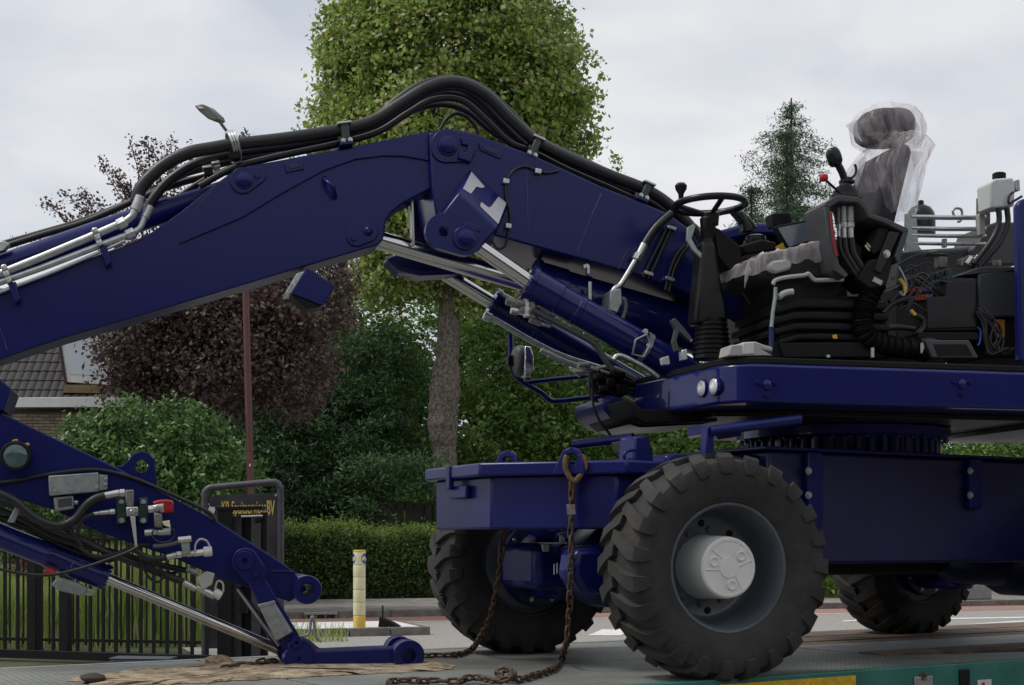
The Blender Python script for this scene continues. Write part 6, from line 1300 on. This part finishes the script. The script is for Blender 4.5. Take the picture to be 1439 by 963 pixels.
for pp, r_, mm in (([(760, 492), (800, 510), (838, 520), (866, 528)], 3.4, 'zinc'), ([(770, 500), (812, 516), (846, 520)], 2.6, 'zinc'), ([(838, 518), (856, 516), (875, 522), (895, 533)], 3.2, 'zinc'), ([(835, 525), (832, 540), (842, 552), (860, 560), (885, 570)], 3.6, 'rubber_hose'), ([(842, 520), (838, 534), (850, 548), (875, 556)], 3.6, 'rubber_hose'), ([(848, 528), (856, 540), (872, 545), (890, 548)], 4.2, 'rubber_hose'), ([(855, 518), (866, 530), (880, 538), (892, 541)], 4.2, 'black'), ([(832, 545), (834, 570), (842, 590), (858, 612)], 1.9, 'rubber_hose'), ([(835, 520), (829, 535), (832, 560), (850, 566)], 2.2, 'rubber_hose')):
    ptube('front_hose', UF, pp, -.12 if r_ > 2 else -.2, r_, mm, E, 10)
for (x0, y0, x1, y1, mm) in ((812, 508, 832, 518, 'zinc'), (836, 524, 850, 536, 'black_gloss'), (852, 530, 866, 545, 'black_gloss'), (866, 538, 884, 556, 'black'), (842, 540, 858, 552, 'black_gloss'), (878, 562, 890, 572, 'cast'), (858, 566, 876, 570, 'bare'), (860, 520, 880, 532, 'black')): prism('front_fitting', UF, [(x0, y0), (x1, y0+2), (x1-1, y1), (x0+1, y1-2)], -.18, .02, mm, E, .012)
rod('front_pin', UF.px(848, 535, -.1), UF.px(848, 535, .2), .09, 'black', E, 24)
q = [(846, 560), (860, 553), (895, 566), (912, 588), (900, 600), (880, 598), (862, 590), (850, 575)]
prism('front_tray', UF, q, -.25, .35, 'blue', E, .03, seg=3)
prism('tray_edge', UF, [(884, 596), (930, 597), (990, 592), (990, 596), (900, 601)], -.5, .1, 'black_gloss', E, .006)
prism('front_block', UF, [(880, 560), (905, 575), (1000, 575), (1010, 592), (905, 596), (890, 585)], -.6, .2, 'black', E, .01)
# --- chains: hook on the near lashing eye, then down and heaped on the deck
hk0 = at(806, 646, 7.22)
c_1 = chain('lashing_chain', [at(803, 682, 7.20), at(803, 720, 7.20), at(802, 780, 7.20), at(801, 840, 7.23), at(798, 880, 7.28), at(795, 905, 7.34), dk(789, 926, .02), dk(776, 940, .02), dk(750, 949, .02), dk(722, 955, .02), dk(700, 947, .03), dk(712, 941, .05), dk(722, 950, .06), dk(700, 957, .04), dk(670, 952, .03), dk(640, 957, .02), dk(600, 956, .02), dk(552, 957, .02), dk(545, 965, .02)], 'rusty lashing chain with hook heaped on the deck beside the near wheel', jit=.002)
hkp = [hk0+V((-.035, -.03, .02)), hk0+V((-.045, -.03, -.02)), hk0+V((-.03, -.03, -.075)), hk0+V((.0, -.03, -.11)), hk0+V((.03, -.03, -.085)), hk0+V((.055, -.03, -.045)), hk0+V((.05, -.03, .0)), hk0+V((.025, -.03, .025))]
tube('hook', hkp, .015, 'rust_hook', c_1, 10); tube('hook_shank', [hk0+V((-.008, -.02, -.09)), hk0+V((-.010, -.01, -.16))], .017, 'rust_hook', c_1, 10)
extr('chain_tag', [at(796, 709, 7.17), at(808, 709, 7.17), at(809, 723, 7.17), at(797, 724, 7.17)], V((0, .004, 0)), 'cast', c_1, .001)
c_2 = chain('lashing_chain', [at(709, 738, 7.7), at(703, 790, 7.75), at(697, 830, 7.85), at(688, 868, 8.0), at(676, 893, 8.15), dk(662, 913, .02), dk(640, 920, .02), dk(612, 921, .02), dk(596, 922, .02)], 'rusty lashing chain running from the front box past the far wheel')
c_3 = chain('lashing_chain', [dk(318, 938, .02), dk(345, 936, .02), dk(365, 933, .02), dk(378, 929, .03), dk(390, 927, .03)], 'short rusty chain end on the mat behind the rod end', jit=.004)
